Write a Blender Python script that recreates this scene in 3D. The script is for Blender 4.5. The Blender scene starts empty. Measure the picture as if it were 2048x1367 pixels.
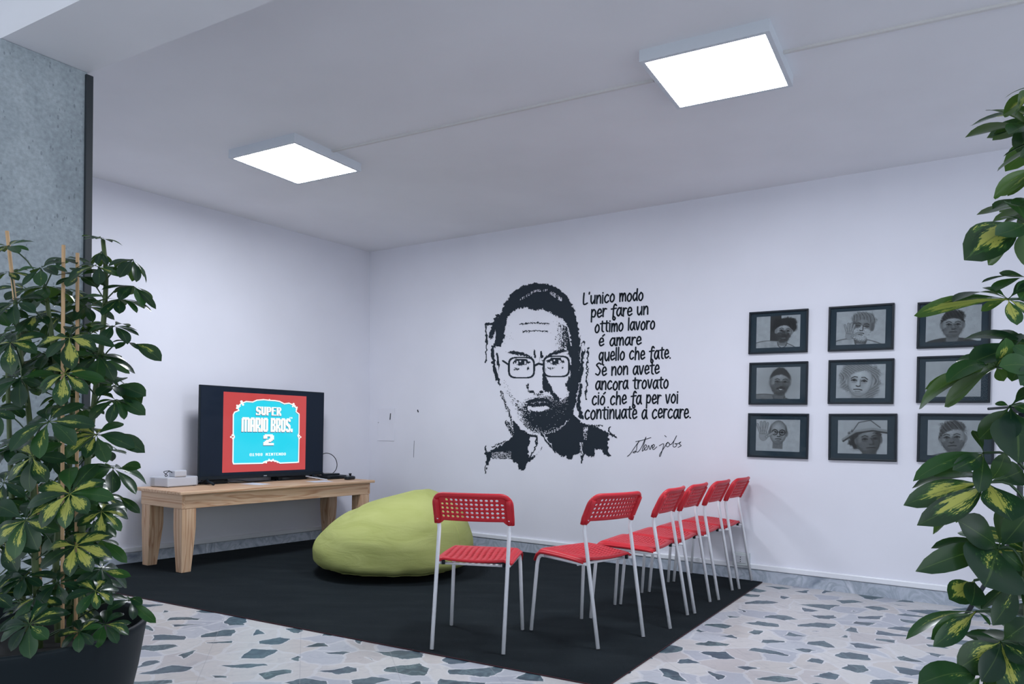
import bpy, bmesh, math, random
import numpy as np
from mathutils import Vector, Matrix

S = bpy.context.scene
COL = S.collection

# ------------------------------------------------------------------ camera
F_PX, CX, CY, ROLL, CAM_H = 1500.0, 1024.0, 858.8, math.radians(1.0), 1.09
cam_d = bpy.data.cameras.new('camera')
cam_d.sensor_fit = 'HORIZONTAL'
cam_d.sensor_width = 36.0
cam_d.lens = 36.0 * F_PX / 2048.0
cam_d.shift_x = 0.0
cam_d.shift_y = (CY - 1367 / 2) / 2048.0
cam_d.clip_start = 0.05
cam = bpy.data.objects.new('camera', cam_d)
COL.objects.link(cam)
cam.location = (0, 0, CAM_H)
cam.matrix_world = Matrix.Translation((0, 0, CAM_H)) @ Matrix.Rotation(math.radians(90), 4, 'X') @ Matrix.Rotation(ROLL, 4, 'Z')
S.camera = cam

# ------------------------------------------------------------------ world and exposure
w = bpy.data.worlds.new('world')
S.world = w
w.use_nodes = True
bg = w.node_tree.nodes['Background']
bg.inputs['Color'].default_value = (0.84, 0.92, 1.0, 1)
bg.inputs['Strength'].default_value = 1.78
LAMP = 51.0                      # emission of the ceiling panels
S.view_settings.view_transform = 'Standard'
S.view_settings.look = 'None'
S.view_settings.exposure = 0.0
S.view_settings.gamma = 1.0
S.view_settings.use_curve_mapping = False

# ------------------------------------------------------------------ survey of the room (metres)
def ray(u, v):
    a, b = (u - CX) / F_PX, (v - CY) / F_PX
    c, s = math.cos(ROLL), math.sin(ROLL)
    return Vector((a * c + b * s, 1.0, a * s - b * c))
def at_y(u, v, y):
    return Vector((0, 0, CAM_H)) + ray(u, v) * y

EYE = Vector((0, 0, CAM_H))
CEIL = 2.91
CORNER = Vector((-1.468, 7.767, 0))
E_R = Vector((0.8311, -0.5561, 0))        # along the right wall, away from the corner
N_R = Vector((-0.5561, -0.8311, 0))       # out of the right wall, into the room
E_L = Vector((-0.606, -0.796, 0)).normalized()
N_L = Vector((0.796, -0.606, 0)).normalized()
def wallR(s, z, off=0.0):
    return CORNER + E_R * s + N_R * off + Vector((0, 0, z))
def trace_R(u, v):
    r = ray(u, v)
    t = (CORNER - EYE).dot(N_R) / r.dot(N_R)
    p = EYE + r * t
    return (p - CORNER).dot(E_R), p.z

# ------------------------------------------------------------------ helpers
MATS = {}
def srgb(r, g, b):
    def f(c):
        c /= 255.0
        return c / 12.92 if c <= 0.04045 else ((c + 0.055) / 1.055) ** 2.4
    return (f(r), f(g), f(b), 1.0)

def mat(name, color=None, rough=0.5, metal=0.0, emit=None, estr=1.0, spec=0.5, coat=0.0):
    if name in MATS: return MATS[name]
    m = bpy.data.materials.new(name); m.use_nodes = True
    b = m.node_tree.nodes['Principled BSDF']
    if color: b.inputs['Base Color'].default_value = color
    b.inputs['Roughness'].default_value = rough
    b.inputs['Metallic'].default_value = metal
    b.inputs['Specular IOR Level'].default_value = spec
    b.inputs['Coat Weight'].default_value = coat
    if emit:
        b.inputs['Emission Color'].default_value = emit
        b.inputs['Emission Strength'].default_value = estr
    MATS[name] = m
    return m

class NT:
    def __init__(s, m): s.t = m.node_tree; s.b = s.t.nodes['Principled BSDF']
    def n(s, typ, **kw):
        nd = s.t.nodes.new(typ)
        for k, v in kw.items():
            if k.startswith('i_'): nd.inputs[k[2:].replace('_', ' ')].default_value = v
            else: setattr(nd, k, v)
        return nd
    def l(s, a, b): s.t.links.new(a, b)
    def ramp(s, src, stops, interp='LINEAR'):
        r = s.n('ShaderNodeValToRGB'); r.color_ramp.interpolation = interp
        e = r.color_ramp.elements
        while len(e) < len(stops): e.new(0.5)
        for i, (p, c) in enumerate(stops):
            e[i].position = p; e[i].color = c if len(c) == 4 else (*c, 1)
        s.l(src, r.inputs[0]); return r
    def math(s, op, a, b=None, clamp=False):
        m = s.n('ShaderNodeMath', operation=op); m.use_clamp = clamp
        for i, x in enumerate((a, b)):
            if x is None: continue
            if isinstance(x, (int, float)): m.inputs[i].default_value = x
            else: s.l(x, m.inputs[i])
        return m.outputs[0]
    def mix(s, fac, a, b, typ='MIX'):
        m = s.n('ShaderNodeMix', data_type='RGBA', blend_type=typ)
        for i, x in ((0, fac), (6, a), (7, b)):
            if isinstance(x, (int, float)): m.inputs[i].default_value = x
            elif isinstance(x, tuple): m.inputs[i].default_value = x
            else: s.l(x, m.inputs[i])
        return m.outputs[2]
    def bump(s, h, strength=0.2, dist=0.01):
        b = s.n('ShaderNodeBump'); b.inputs['Strength'].default_value = strength
        b.inputs['Distance'].default_value = dist
        s.l(h, b.inputs['Height']); s.l(b.outputs[0], s.b.inputs['Normal'])

class MB:
    """collects faces for ONE mesh object"""
    def __init__(s): s.v = []; s.f = []; s.m = []; s.sm = []
    def add(s, vs, fs, mi=0, smooth=False):
        o = len(s.v); s.v += [tuple(p) for p in vs]
        for f in fs: s.f.append(tuple(i + o for i in f)); s.m.append(mi); s.sm.append(smooth)
        return s
    def box(s, lo, hi, M=None, mi=0):
        (x0, y0, z0), (x1, y1, z1) = lo, hi
        vs = [Vector(p) for p in ((x0,y0,z0),(x1,y0,z0),(x1,y1,z0),(x0,y1,z0),(x0,y0,z1),(x1,y0,z1),(x1,y1,z1),(x0,y1,z1))]
        if M: vs = [M @ p for p in vs]
        return s.add(vs, [(3,2,1,0),(4,5,6,7),(0,1,5,4),(1,2,6,5),(2,3,7,6),(3,0,4,7)], mi)
    def prism(s, pts, z0, z1, mi=0, M=None):
        n = len(pts)
        vs = [Vector((*p, z0)) for p in pts] + [Vector((*p, z1)) for p in pts]
        if M: vs = [M @ p for p in vs]
        fs = [tuple(range(n - 1, -1, -1)), tuple(range(n, 2 * n))]
        fs += [(i, (i + 1) % n, (i + 1) % n + n, i + n) for i in range(n)]
        return s.add(vs, fs, mi)
    def tube(s, path, r, seg=10, cap=True, mi=0, closed=False, rs=None, flat=1.0):
        P = [Vector(p) for p in path]; n = len(P); vs = []; fs = []
        up = Vector((0.13, 0.21, 0.97)); prev = None
        for i in range(n):
            a = P[(i - 1) % n] if (i or closed) else P[0]
            b = P[(i + 1) % n] if (i < n - 1 or closed) else P[-1]
            t = (b - a).normalized()
            if prev is None:
                x = t.cross(up)
                if x.length < 1e-3: x = t.cross(Vector((1, 0, 0)))
            else: x = prev - t * prev.dot(t)
            x.normalize(); y = t.cross(x); prev = x
            rr = rs[i] if rs else r
            for k in range(seg):
                q = 2 * math.pi * k / seg
                vs.append(P[i] + x * (rr * math.cos(q)) + y * (rr * flat * math.sin(q)))
        m = n if closed else n - 1
        for i in range(m):
            for k in range(seg):
                j = (i + 1) % n
                fs.append((i*seg+k, i*seg+(k+1) % seg, j*seg+(k+1) % seg, j*seg+k))
        o = len(s.v)
        s.add(vs, fs, mi, True)
        if cap and not closed:
            s.f.append(tuple(o + k for k in range(seg - 1, -1, -1))); s.m.append(mi); s.sm.append(False)
            s.f.append(tuple(o + (n-1)*seg + k for k in range(seg))); s.m.append(mi); s.sm.append(False)
        return s
    def lathe(s, prof, seg=40, c=(0, 0, 0), mi=0, smooth=True):
        vs = []; fs = []
        for (r, z) in prof:
            for k in range(seg):
                q = 2 * math.pi * k / seg
                vs.append((c[0] + r * math.cos(q), c[1] + r * math.sin(q), c[2] + z))
        for i in range(len(prof) - 1):
            for k in range(seg):
                fs.append((i*seg+k, i*seg+(k+1) % seg, (i+1)*seg+(k+1) % seg, (i+1)*seg+k))
        return s.add(vs, fs, mi, smooth)
    def build(s, name, mats, parent=None, bevel=0.0, solid=0.0, sub=0, loc=None, bseg=2):
        me = bpy.data.meshes.new(name)
        me.from_pydata(s.v, [], s.f)
        if not isinstance(mats, (list, tuple)): mats = [mats]
        for m in mats: me.materials.append(m)
        me.polygons.foreach_set('material_index', s.m)
        me.polygons.foreach_set('use_smooth', s.sm)
        me.update()
        o = bpy.data.objects.new(name, me); COL.objects.link(o)
        if parent: o.parent = parent
        if loc: o.location = loc
        if solid:
            md = o.modifiers.new('thickness', 'SOLIDIFY'); md.thickness = solid; md.offset = 0
        if bevel:
            md = o.modifiers.new('edges', 'BEVEL'); md.width = bevel; md.segments = bseg; md.limit_method = 'ANGLE'
            md.angle_limit = math.radians(40)
        if sub:
            md = o.modifiers.new('smooth', 'SUBSURF'); md.levels = sub; md.render_levels = sub
        return o

def tag(o, label, cat, group=None, kind=None):
    if label: o['label'] = label
    if cat: o['category'] = cat
    if group: o['group'] = group
    if kind: o['kind'] = kind
    return o
def thing(name, label, cat, loc=(0, 0, 0), M=None, group=None):
    o = bpy.data.objects.new(name, None); COL.objects.link(o)
    o.empty_display_size = 0.1
    if M is not None: o.matrix_world = M
    else: o.location = loc
    return tag(o, label, cat, group)
def struct(o):
    o['kind'] = 'structure'; return o
def kids(o): return [c for c in bpy.data.objects if c.parent == o]
def frame_M(origin, x, y, z=None):
    x = Vector(x).normalized(); y = Vector(y); y = (y - x * y.dot(x)).normalized()
    z = x.cross(y)
    return Matrix(((x.x, y.x, z.x, origin[0]), (x.y, y.y, z.y, origin[1]), (x.z, y.z, z.z, origin[2]), (0, 0, 0, 1)))
def smooth_path(pts, n=6, closed=False):
    """Catmull-Rom through points of any dimension"""
    P = [np.array(p, float) for p in pts]; N = len(P)
    if N < 3: return [tuple(p) for p in P]
    out = []
    for i in range(N if closed else N - 1):
        if closed: p0, p1, p2, p3 = P[(i-1) % N], P[i], P[(i+1) % N], P[(i+2) % N]
        else: p0, p1, p2, p3 = P[max(i-1, 0)], P[i], P[i+1], P[min(i+2, N-1)]
        for k in range(n):
            t = k / n
            out.append(tuple(0.5 * (2*p1 + (p2-p0)*t + (2*p0-5*p1+4*p2-p3)*t*t + (3*p1-p0-3*p2+p3)*t**3)))
    if not closed: out.append(tuple(P[-1]))
    return out
rnd = random.Random(7)

# ------------------------------------------------------------------ materials of the shell
def paint(name, col, bump=0.05):
    m = mat(name, col, 0.75, spec=0.25); t = NT(m)
    tc = t.n('ShaderNodeTexCoord')
    n1 = t.n('ShaderNodeTexNoise'); n1.inputs['Scale'].default_value = 140; n1.inputs['Detail'].default_value = 3
    t.l(tc.outputs['Object'], n1.inputs['Vector'])
    n2 = t.n('ShaderNodeTexNoise'); n2.inputs['Scale'].default_value = 1.4; n2.inputs['Detail'].default_value = 5
    t.l(tc.outputs['Object'], n2.inputs['Vector'])
    d = tuple(c * 0.95 for c in col[:3]) + (1,)
    r = t.ramp(n2.outputs[0], [(0.35, d), (0.65, col)])
    t.l(r.outputs[0], t.b.inputs['Base Color'])
    t.bump(n1.outputs[0], bump, 0.004)
    return m
M_WALL = paint('white_wall_paint', (0.71, 0.715, 0.795, 1))
M_CEIL = paint('ceiling_paint', (0.82, 0.825, 0.87, 1), 0.03)
M_TRIM = mat('white_plastic_duct', (0.72, 0.74, 0.80, 1), 0.4)

def marble():
    m = mat('grey_marble', None, 0.3); t = NT(m)
    tc = t.n('ShaderNodeTexCoord')
    n1 = t.n('ShaderNodeTexNoise'); n1.inputs['Scale'].default_value = 5; n1.inputs['Detail'].default_value = 8
    n1.inputs['Distortion'].default_value = 1.6
    t.l(tc.outputs['Object'], n1.inputs['Vector'])
    r = t.ramp(n1.outputs[0], [(0.3, srgb(120, 132, 148)), (0.48, srgb(176, 184, 198)), (0.56, srgb(150, 160, 174)), (0.7, srgb(196, 202, 214))])
    t.l(r.outputs[0], t.b.inputs['Base Color'])
    return m
M_MARBLE = marble()

def concrete():
    m = mat('bare_concrete', None, 0.8, spec=0.2); t = NT(m)
    tc = t.n('ShaderNodeTexCoord')
    n1 = t.n('ShaderNodeTexNoise'); n1.inputs['Scale'].default_value = 2.5; n1.inputs['Detail'].default_value = 9; n1.inputs['Roughness'].default_value = 0.65
    mp = t.n('ShaderNodeMapping'); mp.inputs['Scale'].default_value = (1, 1, 0.45)
    t.l(tc.outputs['Object'], mp.inputs['Vector']); t.l(mp.outputs[0], n1.inputs['Vector'])
    r = t.ramp(n1.outputs[0], [(0.3, (0.23, 0.270, 0.300)), (0.55, (0.34, 0.39, 0.425)), (0.75, (0.43, 0.48, 0.515))])
    v = t.n('ShaderNodeTexVoronoi'); v.inputs['Scale'].default_value = 55
    t.l(mp.outputs[0], v.inputs['Vector'])
    n3 = t.n('ShaderNodeTexNoise'); n3.inputs['Scale'].default_value = 9; n3.inputs['Detail'].default_value = 4
    t.l(tc.outputs['Object'], n3.inputs['Vector'])
    pit = t.math('LESS_THAN', v.outputs['Distance'], t.math('MULTIPLY', t.math('SUBTRACT', n3.outputs[0], 0.38), 0.9))
    n4 = t.n('ShaderNodeTexNoise'); n4.inputs['Scale'].default_value = 60; n4.inputs['Detail'].default_value = 4
    t.l(tc.outputs['Object'], n4.inputs['Vector'])
    c1 = t.mix(t.math('MULTIPLY', pit, 0.5), r.outputs[0], (0.12, 0.145, 0.165, 1))
    c2 = t.mix(0.35, c1, n4.outputs[0], 'OVERLAY')
    t.l(c2, t.b.inputs['Base Color'])
    t.bump(n4.outputs[0], 0.15, 0.004)
    return m
M_CONC = concrete()

def terrazzo():
    m = mat('palladiana_stone_floor', None, 0.32, spec=0.4); t = NT(m)
    tc = t.n('ShaderNodeTexCoord')
    nz = t.n('ShaderNodeTexNoise'); nz.inputs['Scale'].default_value = 9; nz.inputs['Detail'].default_value = 4
    t.l(tc.outputs['Object'], nz.inputs['Vector'])
    off = t.n('ShaderNodeVectorMath', operation='MULTIPLY_ADD')
    t.l(nz.outputs['Color'], off.inputs[0]); off.inputs[1].default_value = (0.075, 0.075, 0); 
    t.l(tc.outputs['Object'], off.inputs[2])
    flat = t.n('ShaderNodeMapping'); flat.inputs['Scale'].default_value = (1, 1, 0)
    t.l(off.outputs[0], flat.inputs['Vector'])
    P = flat.outputs[0]
    # pale slabs
    v1 = t.n('ShaderNodeTexVoronoi', voronoi_dimensions='2D', feature='F1'); v1.inputs['Scale'].default_value = 5.2
    v1e = t.n('ShaderNodeTexVoronoi', voronoi_dimensions='2D', feature='DISTANCE_TO_EDGE'); v1e.inputs['Scale'].default_value = 5.2
    t.l(P, v1.inputs['Vector']); t.l(P, v1e.inputs['Vector'])
    sep = t.n('ShaderNodeSeparateColor'); t.l(v1.outputs['Color'], sep.inputs[0])
    tint = t.ramp(sep.outputs[0], [(0.0, srgb(169, 172, 182)), (0.18, srgb(194, 191, 191)), (0.36, srgb(182, 177, 178)), (0.52, srgb(196, 194, 194)), (0.70, srgb(190, 185, 183)), (0.85, srgb(178, 181, 189))], 'CONSTANT')
    ns = t.n('ShaderNodeTexNoise'); ns.inputs['Scale'].default_value = 14; ns.inputs['Detail'].default_value = 8; ns.inputs['Distortion'].default_value = 1.2
    t.l(tc.outputs['Object'], ns.inputs['Vector'])
    vein = t.ramp(ns.outputs[0], [(0.3, (0.86, 0.87, 0.9)), (0.5, (1, 1, 1)), (0.62, (0.96, 0.96, 0.97)), (0.8, (1.03, 1.02, 1.01))])
    pale = t.mix(1.0, tint.outputs[0], vein.outputs[0], 'MULTIPLY')
    grout = srgb(201, 201, 205)
    g1 = t.math('LESS_THAN', v1e.outputs['Distance'], 0.045)
    base = t.mix(t.math('MULTIPLY', g1, 0.6), pale, grout)
    # dark chips: shrunken cells of a second pattern
    mp2 = t.n('ShaderNodeMapping'); mp2.inputs['Location'].default_value = (3.7, 1.9, 0); mp2.inputs['Rotation'].default_value = (0, 0, 0.6)
    mp2.inputs['Scale'].default_value = (1.0, 1.25, 1)
    t.l(P, mp2.inputs['Vector'])
    v2 = t.n('ShaderNodeTexVoronoi', voronoi_dimensions='2D', feature='F1'); v2.inputs['Scale'].default_value = 4.5
    v2e = t.n('ShaderNodeTexVoronoi', voronoi_dimensions='2D', feature='DISTANCE_TO_EDGE'); v2e.inputs['Scale'].default_value = 4.5
    t.l(mp2.outputs[0], v2.inputs['Vector']); t.l(mp2.outputs[0], v2e.inputs['Vector'])
    s2 = t.n('ShaderNodeSeparateColor'); t.l(v2.outputs['Color'], s2.inputs[0])
    thr = t.math('ADD', t.math('MULTIPLY', s2.outputs[1], 0.22), 0.18)
    chip = t.math('GREATER_THAN', v2e.outputs['Distance'], thr)
    rim = t.math('GREATER_THAN', v2e.outputs['Distance'], t.math('SUBTRACT', thr, 0.035))
    dk = t.ramp(ns.outputs[0], [(0.3, srgb(40, 58, 66)), (0.46, srgb(62, 84, 92)), (0.58, srgb(98, 120, 124)), (0.66, srgb(54, 76, 84))])
    dk2 = t.mix(t.math('MULTIPLY', s2.outputs[2], 0.6), dk.outputs[0], srgb(66, 82, 102))
    c = t.mix(t.math('MULTIPLY', rim, 0.85), base, grout)
    c = t.mix(chip, c, dk2)
    # joints of the 42 cm slabs
    mp3 = t.n('ShaderNodeMapping'); mp3.inputs['Rotation'].default_value = (0, 0, math.radians(-15.4)); mp3.inputs['Location'].default_value = (0.215, 0.1, 0)
    t.l(tc.outputs['Object'], mp3.inputs['Vector'])
    sx = t.n('ShaderNodeSeparateXYZ'); t.l(mp3.outputs[0], sx.inputs[0])
    def joint(o):
        fr = t.math('FRACT', t.math('DIVIDE', o, 0.42))
        return t.math('LESS_THAN', t.math('ABSOLUTE', t.math('SUBTRACT', fr, 0.5)), 0.0045)
    j = t.math('MAXIMUM', joint(sx.outputs[0]), joint(sx.outputs[1]))
    c = t.mix(t.math('MULTIPLY', j, 0.45), c, srgb(150, 150, 156))
    t.l(c, t.b.inputs['Base Color'])
    return m
M_FLOOR = terrazzo()

# ------------------------------------------------------------------ the setting
LW = 7.2; RW = 9.0
cornerT = Vector((-1.512, 7.797, CEIL))
fl = MB().prism([(-7, -2.5), (8, -2.5), (8, 2.2), (-1.2, 8.6), (-7, 8.6)], -0.12, 0.0)
struct(fl.build('floor', M_FLOOR))
ce = MB().prism([(-7, -2.5), (8, -2.5), (8, 2.2), (-1.2, 8.6), (-7, 8.6)], CEIL, CEIL + 0.12)
struct(ce.build('ceiling', M_CEIL))
def wall_slab(name, base0, base1, top0, top1, nrm, thick=0.12):
    back = Vector(nrm) * -thick
    ext = Vector((0, 0, 0.02))
    vs = [base0 - ext, base1 - ext, top1, top0]
    mb = MB(); mb.add(vs + [p + back for p in vs], [(0,1,2,3),(7,6,5,4),(0,4,5,1),(1,5,6,2),(2,6,7,3),(3,7,4,0)])
    o = mb.build(name, M_WALL)
    bm = bmesh.new(); bm.from_mesh(o.data); bmesh.ops.recalc_face_normals(bm, faces=bm.faces[:]); bm.to_mesh(o.data); bm.free()
    return struct(o)
wall_slab('wall_right', CORNER.copy(), wallR(RW, 0), wallR(-0.05, CEIL), wallR(RW, CEIL), N_R)
lt1 = Vector((-3.148, 5.561, CEIL)); dl = (lt1 - cornerT)
farL = CORNER + E_L * LW
wall_slab('wall_left', CORNER - E_L * 0.1, farL, cornerT - E_L * 0.1, cornerT + dl * (LW / 2.76), N_L)

def skirting(name, o, d, n, length, profile, m, z0=0.0):
    """profile = list of (offset from wall, z)"""
    mb = MB(); k = len(profile)
    A = [o + n * a + Vector((0, 0, z)) for a, z in profile]
    B = [o + d * length + n * a + Vector((0, 0, z)) for a, z in profile]
    fs = [(i, (i + 1) % k, (i + 1) % k + k, i + k) for i in range(k)] + [tuple(range(k - 1, -1, -1)), tuple(range(k, 2 * k))]
    mb.add(A + B, fs)
    return struct(mb.build(name, m))
mprof = [(-0.01, -0.01), (0.014, -0.01), (0.014, 0.086), (-0.01, 0.086)]
tprof = [(-0.01, 0.09), (0.020, 0.09), (0.022, 0.094), (0.022, 0.122), (0.018, 0.128), (-0.01, 0.128)]
skirting('baseboard_right', CORNER, E_R, N_R, RW, mprof, M_MARBLE)
skirting('baseboard_left', CORNER + E_L * 0.012, E_L, N_L, LW, mprof, M_MARBLE)
skirting('trim_1', CORNER, E_R, N_R, RW, tprof, M_TRIM)
skirting('trim_2', CORNER + E_L * 0.02, E_L, N_L, LW, tprof, M_TRIM)

# concrete pillar with its black edge strip, and the beam over it
B_D = Vector((0.862, -0.506, 0)).normalized(); B_N = Vector((0.506, 0.862, 0)).normalized()
BEAM_Z = 2.65
p_near = Vector((-2.103, 3.055, 0)); p_far = Vector((-1.911, 3.348, 0))
lean = Vector((-0.035, 0.0, 0))          # the pillar is a little out of plumb
def pillar():
    mb = MB()
    base = [p_near, p_far, p_far - B_D * 0.6, p_near - B_D * 0.6]
    vs = [p - lean * 0.3 for p in base] + [p + lean * 0.3 + Vector((0, 0, BEAM_Z)) for p in base]
    mb.add(vs, [(0,1,5,4),(1,2,6,5),(2,3,7,6),(3,0,4,7),(3,2,1,0),(4,5,6,7)])
    return struct(mb.build('wall_pillar', M_CONC, bevel=0.004))
pillar()
M_BLACK = mat('black_metal_trim', srgb(33, 41, 47), 0.45)
def strip():
    fd = (p_far - p_near).normalized()
    a = p_far - fd * 0.012; b = p_far + fd * 0.020
    o1, o2 = B_D * 0.012, B_D * -0.06
    base = [a + o1, b + o1, b + o2, a + o2]
    vs = [p - lean * 0.3 for p in base] + [p + lean * 0.3 + Vector((0, 0, BEAM_Z - 0.012)) for p in base]
    mb = MB().add(vs, [(0,1,5,4),(1,2,6,5),(2,3,7,6),(3,0,4,7),(3,2,1,0),(4,5,6,7)])
    return struct(mb.build('trim_3', M_BLACK, bevel=0.003))
strip()
def beam():
    mb = MB()
    q0 = p_near - B_D * 2.4; q1 = p_near + B_D * 5.0
    wv = B_N * (p_far - p_near).dot(B_N)
    base = [q0, q1, q1 + wv, q0 + wv]
    vs = [p + Vector((0, 0, BEAM_Z)) for p in base] + [p + Vector((0, 0, CEIL + 0.01)) for p in base]
    mb.add(vs, [(0,1,5,4),(1,2,6,5),(2,3,7,6),(3,0,4,7),(3,2,1,0),(4,5,6,7)])
    return struct(mb.build('ceiling_beam', M_CEIL))
beam()
# ------------------------------------------------------------------ ceiling lamps and the cable duct
M_LFRAME = mat('lamp_frame_white', (0.62, 0.66, 0.72, 1), 0.45)
M_LIT = mat('lit_diffuser', (0.9, 0.9, 0.9, 1), 0.5, emit=(0.90, 0.94, 1.0, 1), estr=LAMP)
def lamp(center, xdir, label, size):
    x = Vector((*xdir, 0)).normalized(); y = Vector((-x.y, x.x, 0))
    t = thing('ceiling_light', label, 'ceiling light', M=frame_M((center[0], center[1], CEIL), x, y), group='square light panels on the ceiling')
    h = size / 2; zb, zt, wd = -0.056, 0.0, 0.022
    fr = MB()
    fr.box((-h, -h, zb), (-h + wd, h, zt)); fr.box((h - wd, -h, zb), (h, h, zt))
    fr.box((-h + wd, -h, zb), (h - wd, -h + wd, zt)); fr.box((-h + wd, h - wd, zb), (h - wd, h, zt))
    fr.box((-h + wd, -h + wd, -0.012), (h - wd, h - wd, zt))
    fr.build('frame', M_LFRAME, t)
    di = MB(); i = h - wd; r = 0.012
    pts = []
    for cx_, cy_, a0 in ((i - r, i - r, 0), (-i + r, i - r, 90), (-i + r, -i + r, 180), (i - r, -i + r, 270)):
        for k in range(4):
            a = math.radians(a0 + 30 * k); pts.append((cx_ + r * math.cos(a), cy_ + r * math.sin(a)))
    di.prism(pts, zb + 0.002, -0.014)
    di.build('diffuser', M_LIT, t)
    return t
lamp((0.985, 3.692), (0.868, -0.497), 'square lit light panel on the ceiling nearest the camera, above the row of chairs', 0.60)
lamp((-1.491, 5.076), (0.862, -0.507), 'square lit light panel on the ceiling farther back, above the television corner', 0.61)
M_DUCT = mat('cable_duct', (0.64, 0.63, 0.63, 1), 0.5)
def duct():
    t = thing('cable_duct', 'thin pale cable duct running across the ceiling between the light panels', 'cable duct', (0, 0, CEIL))
    def run(a, b):
        a, b = Vector((*a, 0)), Vector((*b, 0)); d = (b - a).normalized(); n = Vector((-d.y, d.x, 0)) * 0.009
        z = Vector((0, 0, -0.012))
        vs = [a - n, b - n, b + n, a + n]; vs += [p + z for p in vs]
        MB().add(vs, [(0,1,2,3),(7,6,5,4),(0,4,5,1),(1,5,6,2),(2,6,7,3),(3,7,4,0)]).build('duct_run', M_DUCT, t)
    run((-1.23, 4.951), (0.70, 3.872)); run((1.255, 3.568), (3.6, 2.29))
duct()

# ------------------------------------------------------------------ carpet
def carpet_mat():
    m = mat('black_carpet', None, 0.95, spec=0.1); t = NT(m)
    tc = t.n('ShaderNodeTexCoord')
    a = t.n('ShaderNodeTexNoise'); a.inputs['Scale'].default_value = 260; a.inputs['Detail'].default_value = 4
    b = t.n('ShaderNodeTexNoise'); b.inputs['Scale'].default_value = 2.2; b.inputs['Detail'].default_value = 6
    mp = t.n('ShaderNodeMapping'); mp.inputs['Rotation'].default_value = (0, 0, 0.55); mp.inputs['Scale'].default_value = (1, 3.2, 1)
    t.l(tc.outputs['Object'], mp.inputs['Vector']); t.l(mp.outputs[0], b.inputs['Vector']); t.l(tc.outputs['Object'], a.inputs['Vector'])
    r = t.ramp(b.outputs[0], [(0.35, (0.0085, 0.0125, 0.0158)), (0.6, (0.0115, 0.0162, 0.0195)), (0.8, (0.017, 0.023, 0.0265))])
    sp = t.n('ShaderNodeTexNoise'); sp.inputs['Scale'].default_value = 70; sp.inputs['Detail'].default_value = 2
    t.l(tc.outputs['Object'], sp.inputs['Vector'])
    dust = t.math('GREATER_THAN', sp.outputs[0], 0.735)
    c = t.mix(t.math('MULTIPLY', dust, 0.35), r.outputs[0], (0.07, 0.08, 0.09, 1))
    t.l(c, t.b.inputs['Base Color'])
    t.bump(a.outputs[0], 0.5, 0.004)
    return m
def carpet():
    f0 = Vector((-3.12, 5.10)); fa = Vector((-2.474, 4.769)); fb = Vector((-0.036, 3.435)); d1 = (fb - fa).normalized()
    ra = Vector((1.945, 5.596)); rb = Vector((0.453, 3.24)); d2 = (rb - ra).normalized()
    # front right corner = crossing of the two edges
    den = d1.x * d2.y - d1.y * d2.x
    tt = ((ra - fa).x * d2.y - (ra - fa).y * d2.x) / den
    fr = fa + d1 * tt
    c2 = Vector((CORNER + N_R * 0.022 + N_L * 0.02)[:2])
    lf = Vector((CORNER + E_L * 3.05 + N_L * 0.022)[:2])
    lfront = fa + d1 * (-0.78)
    rback = Vector(wallR(4.02, 0, 0.03)[:2])
    pts = [tuple(lfront), tuple(fr), tuple(rback), tuple(c2), tuple(lf)]
    o = MB().prism(pts, 0.0, 0.007, mi=0).build('carpet', [carpet_mat()])
    tag(o, 'large black carpet laid over the stone floor under the chairs and beanbag', 'carpet')
    e = MB()
    e.tube([Vector((*lfront, 0.0035)), Vector((*fr, 0.0035)), Vector((*rback, 0.0035))], 0.003, 6)
    eo = e.build('binding', mat('dark_red_binding', srgb(58, 27, 36), 0.9), o)
    eo['label'] = 'thin dark red edge binding'
    return o
carpet()

# ------------------------------------------------------------------ pine table
def pine(name, axis, dark=1.0):
    m = mat(name, None, 0.5, spec=0.3); t = NT(m)
    tc = t.n('ShaderNodeTexCoord')
    mp = t.n('ShaderNodeMapping')
    sc = [9, 9, 9]; sc[axis] = 0.55
    mp.inputs['Scale'].default_value = sc
    t.l(tc.outputs['Object'], mp.inputs['Vector'])
    n = t.n('ShaderNodeTexNoise'); n.inputs['Scale'].default_value = 1.0; n.inputs['Detail'].default_value = 3; n.inputs['Distortion'].default_value = 0.7
    t.l(mp.outputs[0], n.inputs['Vector'])
    rings = t.math('FRACT', t.math('MULTIPLY', n.outputs[0], 9.0))
    r = t.ramp(rings, [(0.0, srgb(208 * dark, 178 * dark, 150 * dark)), (0.55, srgb(199 * dark, 165 * dark, 135 * dark)), (0.85, srgb(176 * dark, 134 * dark, 104 * dark)), (1.0, srgb(206 * dark, 174 * dark, 146 * dark))])
    f = t.n('ShaderNodeTexNoise'); f.inputs['Scale'].default_value = 14; f.inputs['Detail'].default_value = 5
    t.l(mp.outputs[0], f.inputs['Vector'])
    c = t.mix(0.22, r.outputs[0], f.outputs[0], 'OVERLAY')
    t.l(c, t.b.inputs['Base Color'])
    return m
PX, PZ, PY = pine('pine_lengthwise', 0), pine('pine_upright', 2), pine('pine_crosswise', 1)
TA = Vector((0.575, 0.818, 0)).normalized(); TP = Vector((-TA.y, TA.x, 0))
T0 = Vector((-2.365, 5.418, 0)); T_M = frame_M(T0, TA, TP)
T_Z = 0.60; T_L = 1.90; T_W = 0.62
def on_table(a, b, z=T_Z): return T_M @ Vector((a, b, z))
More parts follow.
